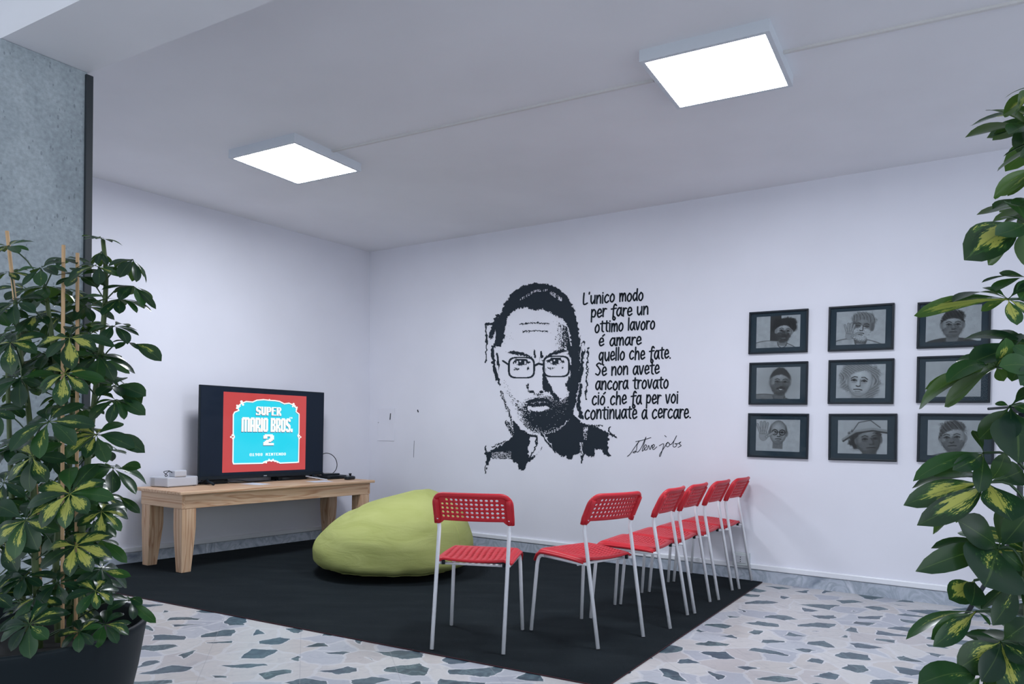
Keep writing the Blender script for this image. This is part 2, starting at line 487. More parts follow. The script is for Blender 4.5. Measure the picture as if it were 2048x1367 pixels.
def table():
    t = thing('table', 'long low pine table against the left wall under the television', 'table', M=T_M)
    MB().box((-0.03, -0.012, T_Z - 0.024), (T_L, T_W, T_Z)).build('tabletop', PX, t, bevel=0.005)
    z0, z1 = 0.473, T_Z - 0.024
    MB().box((0.025, 0.018, z0), (T_L - 0.06, 0.043, z1)).build('apron', PX, t, bevel=0.002)
    MB().box((0.025, T_W - 0.075, z0), (T_L - 0.06, T_W - 0.05, z1)).build('apron', PX, t, bevel=0.002)
    MB().box((0.0, 0.018, z0), (0.025, T_W - 0.05, z1)).build('apron', PY, t, bevel=0.002)
    MB().box((T_L - 0.06, 0.018, z0), (T_L - 0.035, T_W - 0.05, z1)).build('apron', PY, t, bevel=0.002)
    for a0, sx in ((0.004, 1), (T_L - 0.04, -1)):
        for b0, sy in ((0.020, 1), (T_W - 0.053, -1)):
            mb = MB(); W0, W1 = 0.112, 0.074
            def ring(z, wd): return [(a0, b0, z), (a0 + sx * wd, b0, z), (a0 + sx * wd, b0 + sy * wd, z), (a0, b0 + sy * wd, z)]
            def ring2(z, wd, ins): return [(a0 + sx * ins, b0 + sy * ins, z), (a0 + sx * (ins + wd), b0 + sy * ins, z), (a0 + sx * (ins + wd), b0 + sy * (ins + wd), z), (a0 + sx * ins, b0 + sy * (ins + wd), z)]
            vs = ring2(0.0075, W1, 0.008) + ring2(0.25, 0.104, 0.002) + ring(0.33, W0) + ring(z0, W0)
            fs = []
            for k in range(3):
                for i in range(4):
                    fs.append((4*k+i, 4*k+(i+1) % 4, 4*k+4+(i+1) % 4, 4*k+4+i))
            fs += [(3, 2, 1, 0), (12, 13, 14, 15)]
            if sx * sy < 0: fs = [tuple(reversed(f)) for f in fs]
            mb.add(vs, fs).build('leg', PZ, t, bevel=0.003)
table()

# ------------------------------------------------------------------ television
M_TVBLK = mat('television_black_plastic', srgb(29, 37, 45), 0.4, spec=0.15)
M_GLASS_BLK = mat('dark_screen_glass', srgb(29, 38, 52), 0.06, spec=0.12)
def flatemit(name, col, k=1.0):
    return mat(name, (0.01, 0.01, 0.01, 1), 0.1, emit=col, estr=k)
M_RED = flatemit('screen_red', srgb(196, 66, 66)); M_CYAN = flatemit('screen_cyan', srgb(38, 214, 240))
M_SWHITE = flatemit('screen_white', srgb(250, 255, 250), 1.05); M_SMAR = flatemit('screen_shadow', srgb(84, 62, 110))
BIG = {
 'S': [".######", "###..##", "###....", "######.", ".######", "....###", "##..###", "######."],
 'U': ["###.###"] * 6 + ["#######", ".#####."],
 'P': ["######.", "###.###", "###.###", "###.###", "######.", "###....", "###....", "###...."],
 'E': ["#######", "###....", "###....", "######.", "###....", "###....", "###....", "#######"],
 'R': ["######.", "###.###", "###.###", "######.", "#####..", "######.", "###.###", "###.###"]}
TALL = {
 'M': [".#########.", "###########"] + ["###.###.###"] * 10,
 'A': [".#####.", "#######"] + ["###.###"] * 4 + ["#######", "#######"] + ["###.###"] * 4,
 'R': ["######.", "#######"] + ["###.###"] * 4 + ["######.", "#####.."] + ["######."] + ["###.###"] * 3,
 'I': ["###"] * 12,
 'O': [".#####.", "#######"] + ["###.###"] * 8 + ["#######", ".#####."],
 'B': ["######.", "#######", "###.###", "###.###", "###.###", "######.", "######.", "###.###", "###.###", "###.###", "#######", "######."],
 'S': [".#####.", "#######", "###.###", "###....", "####...", "######.", ".######", "...####", "....###", "###.###", "#######", ".#####."],
 '.': ["..."] * 9 + ["###"] * 3, ' ': ["..."] * 12}
TWO = [".######.", "########", "###..###", "###..###", "....####", "..#####.", ".#####..", "####....", "########", "########"]
SM = {
 'c': [".#####.", "#.....#", "#.###.#", "#.#...#", "#.###.#", "#.....#", ".#####."],
 '1': ["..##...", ".###...", "..##...", "..##...", "..##...", "..##...", "######."],
 '9': [".####..", "##..##.", "##..##.", ".#####.", "....##.", "...##..", ".###..."],
 '8': [".####..", "##..##.", "##..##.", ".####..", "##..##.", "##..##.", ".####.."],
 'N': ["##..##.", "###.##.", "######.", "######.", "##.###.", "##..##.", "##..##."],
 'I': ["######.", "..##...", "..##...", "..##...", "..##...", "..##...", "######."],
 'T': ["######.", "..##...", "..##...", "..##...", "..##...", "..##...", "..##..."],
 'E': ["######.", "##.....", "##.....", "#####..", "##.....", "##.....", "######."],
 'D': ["#####..", "##..##.", "##..##.", "##..##.", "##..##.", "##..##.", "#####.."],
 'O': [".####..", "##..##.", "##..##.", "##..##.", "##..##.", "##..##.", ".####.."],
 'M': ["##..##.", "######.", "######.", "##.###.", "##..##.", "##..##.", "##..##."], ' ': ["......."] * 7}
def bitmap_quads(rows, x, y, w, h):
    """runs of '#' as rectangles; x,y = top left, in picture pixels"""
    out = []; ny = len(rows); nx = max(len(r) for r in rows)
    for j, r in enumerate(rows):
        i = 0
        while i < len(r):
            if r[i] == '#':
                k = i
                while k < len(r) and r[k] == '#': k += 1
                out.append((x + i * w / nx, y + j * h / ny, x + k * w / nx, y + (j + 1) * h / ny)); i = k
            else: i += 1
    return out
def word(font, s, x0, x1, y0, y1, gap=1.0):
    ws = [len(font[c][0]) for c in s]; tot = sum(ws) + gap * (len(s) - 1); k = (x1 - x0) / tot
    out = []; x = x0
    for c, wd in zip(s, ws):
        out += bitmap_quads(font[c], x, y0, wd * k, y1 - y0); x += (wd + gap) * k
    return out
def television():
    t = thing('television', 'large flat television on the pine table showing a red and cyan game title screen', 'television', M=T_M)
    A0, A1, Z0, Z1 = 0.395, 1.672, 0.640, 1.408; b = 0.445
    MB().box((A0, b, Z0), (A1, b + 0.018, Z1)).box((A0 + 0.12, b + 0.018, Z0 + 0.03), (A1 - 0.12, b + 0.060, Z0 + 0.48)).build('casing', M_TVBLK, t, bevel=0.004)
    bz = 0.010; bb = 0.030
    MB().box((A0 + bz, b - 0.0015, Z0 + bb), (A1 - bz, b + 0.002, Z1 - bz)).build('screen', M_GLASS_BLK, t)
    # the picture, in game pixels 256 x 224
    RA0, RA1, RZ1, RZ0 = 0.608, 1.461, 1.362, 0.694
    y0 = b - 0.002
    mb = MB()
    def P(u, v, lay): return (RA0 + (RA1 - RA0) * u / 256, y0 - lay * 0.0004, RZ1 + (RZ0 - RZ1) * v / 224)
    def rect(u0, v0, u1, v1, lay, mi): mb.add([P(u0, v1, lay), P(u1, v1, lay), P(u1, v0, lay), P(u0, v0, lay)], [(0, 1, 2, 3)], mi)
    rect(0, 0, 256, 224, 0, 0)
    zo = [(222,1035),(214,1010),(213,730),(226,700),(212,665),(210,425),(224,395),(272,372),(250,330),(300,285),(355,262),(430,268),(480,245),(560,238),(630,246),(700,250),(760,260),(820,290),(880,282),(925,300),(985,350),(975,388),(1016,420),(1018,660),(1004,690),(1020,720),(1020,1018),(990,1022),(780,1030),(730,1005),(670,995),(600,1005),(560,1030)]
    def nes(x, y):
        tp = 140 + (x - 98) / 1014 * 58; bt = 1145 - (x - 98) / 1014 * 35
        return (x - 98) / 1014 * 256, (y - tp) / (bt - tp) * 224
    ol = [nes(*p) for p in zo]
    c = (128, 120)
    n = len(ol)
    for k in range(n):
        a, bq = ol[k], ol[(k + 1) % n]
        mb.add([P(*c, 1), P(*a, 1), P(*bq, 1)], [(0, 1, 2)], 1)
    def stroke(a, q, wd, lay, mi):
        dx, dy = q[0] - a[0], q[1] - a[1]; L = math.hypot(dx, dy) or 1; nx, ny = -dy / L * wd / 2, dx / L * wd / 2
        ex, ey = dx / L * wd * 0.3, dy / L * wd * 0.3
        mb.add([P(a[0]-ex+nx, a[1]-ey+ny, lay), P(q[0]+ex+nx, q[1]+ey+ny, lay), P(q[0]+ex-nx, q[1]+ey-ny, lay), P(a[0]-ex-nx, a[1]-ey-ny, lay)], [(0, 1, 2, 3)], mi)
    for k in range(n):
        a, q = ol[k], ol[(k + 1) % n]
        stroke((a[0] - .9, a[1] + .9), (q[0] - .9, q[1] + .9), 3.2, 2, 3)
        stroke(a, q, 3.4, 3, 2)
    def disc(x, y, r, mi=2):
        u, v = nes(x, y)
        mb.add([P(u + r * math.cos(k * math.pi / 5), v + r * math.sin(k * math.pi / 5), 4) for k in range(10)], [tuple(range(10))], mi)
    for x, y, r in ((300, 265, 4), (318, 300, 3.4), (250, 312, 2.6), (268, 330, 3), (248, 345, 2.6), (285, 318, 2), (940, 295, 4), (958, 320, 3.2), (985, 335, 2.6), (930, 322, 2.6), (978, 362, 2.6), (205, 680, 3), (187, 702, 2.6), (210, 718, 3), (1022, 688, 3), (1042, 706, 2.6), (1022, 722, 3), (632, 240, 2.4), (580, 1018, 3), (605, 1020, 3), (640, 985, 2.6), (690, 985, 2.6), (668, 1000, 3.2), (715, 1005, 3), (745, 1015, 3)): disc(x, y, r)
    def put(quads, dx, dy, lay, mi):
        for q in quads: rect(q[0] + dx, q[1] + dy, q[2] + dx, q[3] + dy, lay, mi)
    W1 = word(BIG, 'SUPER', 94, 173, 37, 62, 0.4); W2 = word(TALL, 'MARIO BROS.', 52, 211, 69, 110, 0.25)
    W3 = bitmap_quads(TWO, 118, 117, 33, 32); W4 = word(SM, 'c1988 NINTENDO', 77, 191, 171.5, 179.5, 0.5)
    W5 = word(SM, 'TM', 199, 210, 65, 70, 0.5)
    for q in (W1, W2, W3): put(q, -0.8, 1.8, 5, 3); put(q, 0, 0, 6, 2)
    put(W4, 0, 0, 6, 2); put(W5, 0, 0, 6, 2)
    po = mb.build('game_picture', [M_RED, M_CYAN, M_SWHITE, M_SMAR], t)
    po['label'] = 'lit red and cyan title picture with white lettering'
    # maker's mark under the screen
    mk = MB()
    mk.box((1.012, b - 0.003, Z0 + 0.011), (1.045, b - 0.0005, Z0 + 0.017)).build('logo', mat('pale_logo', srgb(170, 176, 186), 0.4), t)
    for a in (0.475, 1.555):
        f = MB()
        f.tube([(a, b + 0.01, Z0 + 0.01), (a, b - 0.01, Z0 - 0.012), (a, b - 0.09, T_Z + 0.0115)], 0.011, 8)
        f.tube([(a, b + 0.01, Z0 + 0.01), (a, b + 0.03, Z0 - 0.012), (a, b + 0.10, T_Z + 0.0115)], 0.011, 8)
        f.build('foot', M_TVBLK, t)
television()

# ------------------------------------------------------------------ small things on the table
M_WPLA = mat('white_plastic', (0.50, 0.52, 0.58, 1), 0.4); M_BPLA = mat('black_plastic', srgb(29, 35, 41), 0.45, spec=0.2)
M_GPLA = mat('grey_plastic', (0.36, 0.37, 0.40, 1), 0.45)
def tM(a, b, rz=0.0, z=T_Z):
    return T_M @ Matrix.Translation((a, b, z)) @ Matrix.Rotation(rz, 4, 'Z')
def console():
    t = thing('game_console', 'flat white game console box on the left end of the pine table', 'game console', M=tM(0.110, 0.395, 0.16))
    MB().box((0, 0, 0.004), (0.285, 0.205, 0.078)).build('body', M_WPLA, t, bevel=0.008)
    MB().box((0.268, -0.0012, 0.014), (0.274, 0.002, 0.070)).build('disc_slot', M_GPLA, t)
    MB().box((-0.0012, 0.145, 0.012), (0.002, 0.185, 0.070)).box((-0.0018, 0.160, 0.018), (0.001, 0.170, 0.026)).build('port_panel', M_GPLA, t)
    for x in (0.02, 0.265):
        for y in (0.02, 0.185): MB().box((x - .01, y - .01, 0), (x + .01, y + .01, 0.006)).build('rubber_foot', M_BPLA, t)
    return t
console()
def adapter():
    zt = T_Z + 0.078
    t = thing('power_adapter', 'small white power brick lying on top of the white game console', 'adapter', M=tM(0.222, 0.447, 0.14, zt))
    MB().box((-0.055, -0.038, 0), (0.055, 0.038, 0.052)).build('body', M_WPLA, t, bevel=0.009)
    pts = smooth_path([(-0.05, 0.0, 0.03), (-0.085, -0.01, 0.046), (-0.112, 0.0, 0.022), (-0.095, 0.02, 0.006), (-0.07, 0.03, 0.012), (-0.10, 0.035, 0.04), (-0.05, 0.03, 0.048)], 6)
    c = MB().tube(pts, 0.0028, 6).build('cord', M_BPLA, t); c['label'] = 'looped black cord'
adapter()
def speaker_box():
    t = thing('set_top_box', 'small black box on the table behind the left foot of the television', 'box', M=tM(0.605, 0.545, 0.0))
    MB().box((-0.10, -0.04, 0), (0.10, 0.04, 0.034)).build('body', M_BPLA, t, bevel=0.004)
    MB().box((-0.09, -0.042, 0.008), (0.09, -0.039, 0.026)).build('front_panel', mat('dark_grille', srgb(24, 29, 34), 0.6), t)
speaker_box()
def router():
    t = thing('router', 'flat black router lying on the right end of the pine table', 'router', M=tM(1.755, 0.40, -0.06))
    MB().box((-0.125, -0.085, 0.004), (0.125, 0.085, 0.032)).build('body', M_BPLA, t, bevel=0.004)
    MB().box((-0.10, -0.0865, 0.010), (0.10, -0.084, 0.025)).build('front_panel', mat('dark_panel', srgb(22, 28, 33), 0.25), t)
router()
def tray():
    t = thing('remote_control', 'slim black remote lying on top of the black router', 'remote', M=tM(1.735, 0.41, -0.25, T_Z + 0.033))
    MB().box((-0.085, -0.022, 0), (0.085, 0.022, 0.016)).build('body', M_BPLA, t, bevel=0.005)
    for i in range(6):
        for j in (-1, 1): MB().box((-0.06 + i * 0.022, j * 0.008 - 0.004, 0.015), (-0.05 + i * 0.022, j * 0.008 + 0.004, 0.018)).build('button', M_GPLA, t)
tray()
def loop_cable():
    C0 = (1.775, 0.50)
    pts = []
    for k in range(25):
        a = math.radians(-130 + k * 285 / 24)
        pts.append((C0[0] + 0.118 * math.sin(a + math.pi) * -1 * 0.98, C0[1] + 0.02 * math.cos(a), T_Z + 0.135 + 0.1 * math.cos(a)))
    pts = [(C0[0] - 0.05, C0[1] - 0.01, T_Z + 0.036)] + pts + [(C0[0] + 0.02, C0[1] + 0.03, T_Z + 0.02)]
    o = MB().tube([on_table(*p) for p in smooth_path(pts, 3)], 0.0036, 8).build('cable', M_BPLA)
    tag(o, 'black cable standing up in a round loop at the right end of the table', 'cable')
loop_cable()
def gamepad():
    t = thing('gamepad', 'black game controller with an upright knob on the table end, right of the router', 'game controller', M=tM(1.775, 0.205, 0.35))
    mb = MB()
    ring = []
    for k in range(20):
        q = 2 * math.pi * k / 20
        x = 0.075 * math.cos(q); y = 0.042 * math.sin(q) - 0.018 * (abs(math.cos(q)) ** 2)
        ring.append((x, y))
    vs = [(x * 0.88, y * 0.88, 0.0) for x, y in ring] + [(x, y, 0.014) for x, y in ring] + [(x * 0.93, y * 0.93, 0.028) for x, y in ring] + [(x * 0.6, y * 0.6, 0.033) for x, y in ring]
    fs = [tuple(range(19, -1, -1)), tuple(range(60, 80))]
    for r in range(3):
        fs += [(r*20+i, r*20+(i+1) % 20, (r+1)*20+(i+1) % 20, (r+1)*20+i) for i in range(20)]
    mb.add(vs, fs, 0, True).build('body', M_BPLA, t)
    MB().lathe([(0.0, 0.031), (0.012, 0.031), (0.010, 0.045), (0.014, 0.047), (0.014, 0.056), (0.0, 0.058)], 14, (0.025, 0, 0)).build('thumb_stick', M_BPLA, t)
    MB().lathe([(0.0, 0.031), (0.016, 0.031), (0.015, 0.037), (0.0, 0.038)], 14, (-0.03, -0.005, 0)).build('direction_pad', M_GPLA, t)
gamepad()
def carton():
    t = thing('cardboard_box', 'low grey-brown cardboard box on the table behind the black router', 'box', M=tM(1.80, 0.578, 0.0))
    MB().box((-0.09, -0.038, 0), (0.085, 0.038, 0.036)).build('body', mat('cardboard', srgb(150, 138, 130), 0.8), t, bevel=0.002)
    MB().box((-0.091, -0.039, 0.034), (0.086, 0.039, 0.040)).build('lid', mat('cardboard', None), t, bevel=0.002)
carton()
M_PAPER = mat('white_paper', (0.62, 0.63, 0.72, 1), 0.7)
def paper(a, b, rz, label, sx=0.15, sy=0.21):
    mb = MB(); n = 6
    vs = []; fs = []
    for i in range(n + 1):
        for j in range(n + 1):
            x, y = (i / n - .5) * sx, (j / n - .5) * sy
            vs.append((x, y, 0.001 + 0.003 * max(0, (i / n - 0.75)) * 4 * (j / n)))
    for i in range(n):
        for j in range(n): fs.append((i*(n+1)+j, (i+1)*(n+1)+j, (i+1)*(n+1)+j+1, i*(n+1)+j+1))
    o = mb.add(vs, fs, 0, True).build('paper_sheet', M_PAPER); o.matrix_world = tM(a, b, rz)
    tag(o, label, 'paper', 'paper sheets on the pine table')
paper(0.815, 0.285, 0.18, 'sheet of white paper on the table in front of the middle of the television')
paper(1.40, 0.175, -0.1, 'sheet of white paper on the table below the right end of the television', 0.20, 0.15)
def pen():
    o = MB().tube([(-0.10, 0, 0.034), (0.10, 0, 0.007)], 0.0055, 8).build('white_stick', M_WPLA); o.matrix_world = tM(1.485, 0.315, -1.02)
    tag(o, 'thin white stick leaning against the front of the black router', 'stick')
def game_box():
    t = thing('media_box', 'black media box on the table under the right half of the television', 'box', M=tM(1.365, 0.545, 0.0))
    MB().box((-0.16, -0.055, 0), (0.15, 0.055, 0.034)).build('body', M_BPLA, t, bevel=0.004)
    MB().box((-0.12, -0.0565, 0.010), (-0.05, -0.054, 0.024)).build('display', mat('dim_display', srgb(46, 58, 64), 0.2), t)
game_box()
def cables():
    runs = [[(0.70, 0.54, .02), (0.74, 0.47, .006), (0.86, 0.40, .006), (1.0, 0.42, .006), (1.15, 0.45, .006), (1.205, 0.52, .008)],
            [(0.66, 0.52, .02), (0.72, 0.45, .03), (0.80, 0.46, .022), (0.92, 0.50, .006), (1.10, 0.50, .006), (1.205, 0.55, .008)],
            [(0.385, 0.56, .02), (0.41, 0.575, .006), (0.45, 0.565, .006), (0.48, 0.585, .006), (0.50, 0.57, .01)]]
    lab = ['thin black cable curving along the table under the front of the television', 'thin black cable lying farther back on the table under the television', 'short black cable between the white console and the small black box']
    for r, lb in zip(runs, lab):
        o = MB().tube([on_table(a, b, T_Z + z) for a, b, z in smooth_path(r, 6)], 0.0032, 6).build('cable', M_BPLA)
        tag(o, lb, 'cable', 'cables on the pine table')
cables(); pen()

# ------------------------------------------------------------------ beanbag
def beanbag():
    m = mat('lime_green_cotton', None, 0.85, spec=0.15); t = NT(m)
    tc = t.n('ShaderNodeTexCoord')
    mp = t.n('ShaderNodeMapping'); mp.inputs['Scale'].default_value = (1.6, 2.2, 6.5); mp.inputs['Rotation'].default_value = (0.15, 0.45, 0)
    t.l(tc.outputs['Object'], mp.inputs['Vector'])
    n = t.n('ShaderNodeTexNoise'); n.inputs['Scale'].default_value = 2.0; n.inputs['Detail'].default_value = 4; n.inputs['Distortion'].default_value = 0.8
    t.l(mp.outputs[0], n.inputs['Vector'])
    f = t.n('ShaderNodeTexNoise'); f.inputs['Scale'].default_value = 320
    t.l(tc.outputs['Object'], f.inputs['Vector'])
    r = t.ramp(n.outputs[0], [(0.3, (0.345, 0.375, 0.125)), (0.7, (0.40, 0.43, 0.16))])
    t.l(r.outputs[0], t.b.inputs['Base Color'])
    h = t.math('ADD', n.outputs[0], t.math('MULTIPLY', f.outputs[0], 0.03))
    t.bump(h, 0.26, 0.03)
    x = Vector((1, 0.02, 0)).normalized(); y = Vector((-x.y, x.x, 0))
    th = thing('beanbag', 'big lime green beanbag seat slumped on the black carpet before the table', 'beanbag', M=frame_M((-0.885, 5.75, 0.007), x, y))
    ax, ay = 0.60, 0.635
    rn = np.random.RandomState(3)
    def surf(th_, ph):
        sgn = lambda c, e: math.copysign(abs(c) ** e, c)
        cx_, sx_ = math.cos(th_), math.sin(th_)
        cz, sz = math.cos(ph), math.sin(ph)
        e = 0.46 if sz > 0 else 0.85
        X = ax * sgn(cz, e) * sgn(cx_, 0.86); Y = ay * sgn(cz, e) * sgn(sx_, 0.92)
        z0 = 0.14
        if sz < 0:
            Z = z0 * (1 - abs(sz) ** 0.72)
            # the underside tucks in
            k = 1 - 0.06 * abs(sz) ** 1.5
            X *= k; Y *= k
        else:
            H = 0.575 - 0.34 * ((X - 0.22) / 0.95) ** 2 - 0.10 * (Y / 0.7) ** 2
            if X > 0.22: H = 0.585 - 0.9 * (X - 0.22) ** 2 * 0.6 - 0.10 * (Y / 0.7) ** 2
            H += 0.035 * math.exp(-((X - 0.2) / 0.18) ** 2 - ((Y - 0.05) / 0.3) ** 2)
            Z = z0 + (H - z0) * abs(sz) ** 0.78
        # pinched creases round the bottom seam
        amp = math.exp(-((ph + 0.55) / 0.3) ** 2)
        d = 1 + amp * (0.014 * math.sin(th_ * 17 + 1) + 0.011 * math.sin(th_ * 37)) - 0.05 * amp * math.exp(-((th_ + 1.33) / 0.06) ** 2)
        d -= 0.018 * math.exp(-((ph + 0.62) / 0.07) ** 2)
        # broad sag folds
        d += 0.008 * math.sin(5 * th_ + 9 * ph) * math.cos(ph)
        Zf = Z - 0.02 * math.exp(-((X + 0.30) / 0.035) ** 2 - ((Y + 0.1) / 0.25) ** 2) * max(0, sz)
        return Vector((X * d, Y * d, Zf))
    NU, NV = 128, 56
    vs = []; fs = []
    for j in range(1, NV):
        ph = -math.pi / 2 + math.pi * j / NV
        for i in range(NU): vs.append(surf(-math.pi + 2 * math.pi * i / NU, ph))
    for j in range(NV - 2):
        for i in range(NU): fs.append((j*NU+i, j*NU+(i+1) % NU, (j+1)*NU+(i+1) % NU, (j+1)*NU+i))
    o = len(vs); vs += [surf(0, -math.pi / 2), surf(0, math.pi / 2)]
    vs[o].x = vs[o].y = 0; vs[o+1].x = vs[o+1].y = 0
    for i in range(NU):
        fs.append((o, (i + 1) % NU, i)); b = (NV - 2) * NU; fs.append((o + 1, b + i, b + (i + 1) % NU))
    MB().add(vs, fs, 0, True).build('cover', m, th)
    sm = MB()
    sm.tube([surf(a, -0.62) * 1.002 for a in np.linspace(-math.pi, math.pi, 140)[:-1]], 0.0045, 6, closed=True)
    sm.build('bottom_seam', m, th)
    s2 = MB().tube([surf(-2.75, p) for p in np.linspace(-0.6, 1.0, 40)], 0.004, 6); s2.build('side_seam', m, th)
    s3 = MB().tube([surf(-0.55, p) for p in np.linspace(-0.6, 1.0, 40)], 0.004, 6); s3.build('side_seam', m, th)
beanbag()

# ------------------------------------------------------------------ chairs
M_CRED = mat('red_plastic_seat', srgb(190, 41, 52), 0.42, spec=0.3)
M_CWHITE = mat('white_lacquered_tube', (0.76, 0.77, 0.83, 1), 0.3)
def perforated(xs, ys, fn, hole, thick):
    """sheet over the grid xs x ys; hole(i,j) -> None or (rx, ry) share of the cell; fn maps (x,y) to a point"""
    mb = MB(); cache = {}; V = []
    def vid(x, y):
        k = (round(x, 5), round(y, 5))
        if k not in cache: cache[k] = len(V); V.append(fn(x, y))
        return cache[k]
    Fs = []
    for i in range(len(xs) - 1):
        for j in range(len(ys) - 1):
            x0, x1, y0, y1 = xs[i], xs[i+1], ys[j], ys[j+1]; xm, ym = (x0+x1)/2, (y0+y1)/2
            ring = [vid(*p) for p in ((x0,y0),(xm,y0),(x1,y0),(x1,ym),(x1,y1),(xm,y1),(x0,y1),(x0,ym))]
            h = hole(i, j)
            if not h:
                c = vid(xm, ym)
                Fs += [(ring[0], ring[1], c, ring[7]), (ring[1], ring[2], ring[3], c), (c, ring[3], ring[4], ring[5]), (ring[7], c, ring[5], ring[6])]
            else:
                rx, ry = h[0] * (x1 - x0), h[1] * (y1 - y0); inner = []
                for k in range(8):
                    a = math.radians(-135 + 45 * k); inner.append(vid(xm + rx * math.cos(a), ym + ry * math.sin(a)))
                for k in range(8): Fs.append((ring[k], ring[(k+1) % 8], inner[(k+1) % 8], inner[k]))
    mb.add(V, Fs, 0, True)
    return mb
def make_chair():
    t = thing('chair', '', 'chair', group='red and white perforated chairs')
    leg_r = 0.0098
    # rear legs: lean forward to the kink, then back through the backrest
    for s in (-1, 1):
        p = [(s*0.178, -0.232, 0.0), (s*0.179, -0.128, 0.575), (s*0.180, -0.130, 0.605), (s*0.181, -0.150, 0.655), (s*0.181, -0.190, 0.735)]
        q = [p[0]] + smooth_path(p[1:], 4)
        MB().tube(q, leg_r, 12).build('leg', M_CWHITE, t)
    for s in (-1, 1):
        p = [(s*0.1985, 0.232, 0.0), (s*0.184, 0.209, 0.355), (s*0.182, 0.201, 0.392), (s*0.181, 0.182, 0.409), (s*0.181, 0.155, 0.411)]
        q = [p[0]] + smooth_path(p[1:], 4)
        MB().tube(q, leg_r, 12).build('leg', M_CWHITE, t)
    r = MB()
    for s in (-1, 1):
        r.tube([(s*0.181, 0.155, 0.411), (s*0.181, 0.05, 0.409), (s*0.180, -0.06, 0.406), (s*0.179, -0.156, 0.408)], leg_r * 0.95, 10)
    r.tube([(-0.18, -0.085, 0.398), (0.18, -0.085, 0.398)], 0.007, 8)
    r.build('seat_frame', M_CWHITE, t)
    # seat
    W2 = 0.192
    ns, nr = 11, 14
    xs = [-W2, -W2 + 0.022] + [(-W2 + 0.022) + (2 * W2 - 0.044) * k / ns for k in range(1, ns)] + [W2 - 0.022, W2]
    ys = [-0.135, -0.112] + [-0.112 + 0.262 * k / nr for k in range(1, nr)] + [0.150, 0.175, 0.200, 0.217, 0.226, 0.229]
    def seat_fn(x, y):
        u = x / W2
        z = 0.432 + 0.010 * math.sin((y + 0.12) * 6.0) - 0.018 * (1 - u * u) * math.exp(-((y + 0.06) / 0.11) ** 2)
        if y > 0.165:
            k = (y - 0.165) / (0.229 - 0.165); z -= 0.052 * k ** 2.6
        if y < -0.10: z -= 0.10 * (-0.10 - y)
        e = abs(u)
        if e > 0.86: z -= 0.018 * ((e - 0.86) / 0.14) ** 2
        # rounded corners
        xx = x
        if y > 0.19: xx = x * (1 - 0.035 * ((y - 0.19) / 0.039) ** 2)
        if y < -0.112: xx = x * (1 - 0.05 * ((-0.112 - y) / 0.023) ** 2)
        return (xx, y, z + 0.006)
    hs = lambda i, j: (0.30, 0.34) if (1 <= i <= ns and 1 <= j <= nr and not (i in (1, ns) and j in (1,))) else None
    sb = perforated(xs, ys, seat_fn, hs, 0.005)
    rim = sb
    side = lambda s: [Vector(seat_fn(s * W2, y)) + Vector((0, 0, -0.002)) for y in np.linspace(-0.13, 0.226, 16)]
    rim.tube(side(-1), 0.006, 8); rim.tube(side(1), 0.006, 8)
    rim.tube([Vector(seat_fn(x, 0.228)) for x in np.linspace(-W2, W2, 14)], 0.005, 8)
    rim.tube([Vector(seat_fn(x, -0.134)) for x in np.linspace(-W2, W2, 14)], 0.005, 8)
    sb.build('seat', M_CRED, t, solid=0.005)
    # backrest
    Wb, z0, z1 = 0.194, 0.624, 0.757
    nx, ny = 13, 5
    xs = [-Wb, -Wb + 0.013, -Wb + 0.030] + [(-Wb + 0.030) + (2 * Wb - 0.060) * k / nx for k in range(1, nx)] + [Wb - 0.030, Wb - 0.013, Wb]
    ys = [z0, z0 + 0.012] + [z0 + 0.012 + 0.107 * k / ny for k in range(1, ny)] + [z0 + 0.119, z1 - 0.007, z1]
    R = 0.050
    def leg_y(z):  # line of the rear legs behind the back
        k = (z - 0.605) / 0.13
        return -0.128 - 0.062 * k
    def back_fn(x, z):
        # round the two top corners
        cx_, cz_ = Wb - R, z1 - R
        xx, zz = x, z
        if abs(x) > cx_ and z > cz_:
            a, b = (abs(x) - cx_) / R, (z - cz_) / R
            m_ = max(a, b)
            if m_ > 1e-6:
                L = math.hypot(a, b); a, b = a * m_ / L, b * m_ / L
            xx = math.copysign(cx_ + a * R, x); zz = cz_ + b * R
        u = xx / Wb
        bow = -0.030 * (1 - u * u)
        y = leg_y(zz) + bow + 0.010
        if abs(x) > Wb - 0.030: y -= 0.0
        # lower corners reach down over the legs
        if z < z0 + 0.01 and abs(x) > Wb - 0.031: zz -= 0.012
        return (xx, y, zz)
    def hb(i, j):
        if 2 < i + 1 <= nx + 2 and 1 <= j <= ny and 2 <= i <= nx + 1:
            if j == ny and i in (2, nx + 1): return None
            return (0.33, 0.33)
        return None
    bb = perforated(xs, ys, back_fn, hb, 0.004)
    rm = bb
    path = [Vector(back_fn(-Wb, z)) for z in np.linspace(z0 - 0.002, z1 - R, 6)]
    arc = []
    for k in range(1, 7):
        a = math.radians(90 * k / 7); x_ = -(Wb - R) - R * math.cos(a); z_ = (z1 - R) + R * math.sin(a)
        u = x_ / Wb; arc.append(Vector((x_, leg_y(z_) - 0.030 * (1 - u * u) + 0.010, z_)))
    path += arc
    top = [Vector((x, leg_y(z1) - 0.030 * (1 - (x / Wb) ** 2) + 0.010, z1)) for x in np.linspace(-(Wb - R), Wb - R, 12)]
    path += top + [Vector((-p.x, p.y, p.z)) for p in reversed(arc)] + [Vector(back_fn(Wb, z)) for z in np.linspace(z1 - R, z0 - 0.002, 6)]
    rm.tube(path, 0.0088, 10)
    for s in (-1, 1):
        p = [Vector((s * 0.181, leg_y(z) + 0.001, z)) for z in np.linspace(0.613, 0.735, 6)]
        rm.tube(p, 0.0118, 10)
    bb.build('backrest', M_CRED, t, solid=0.006)
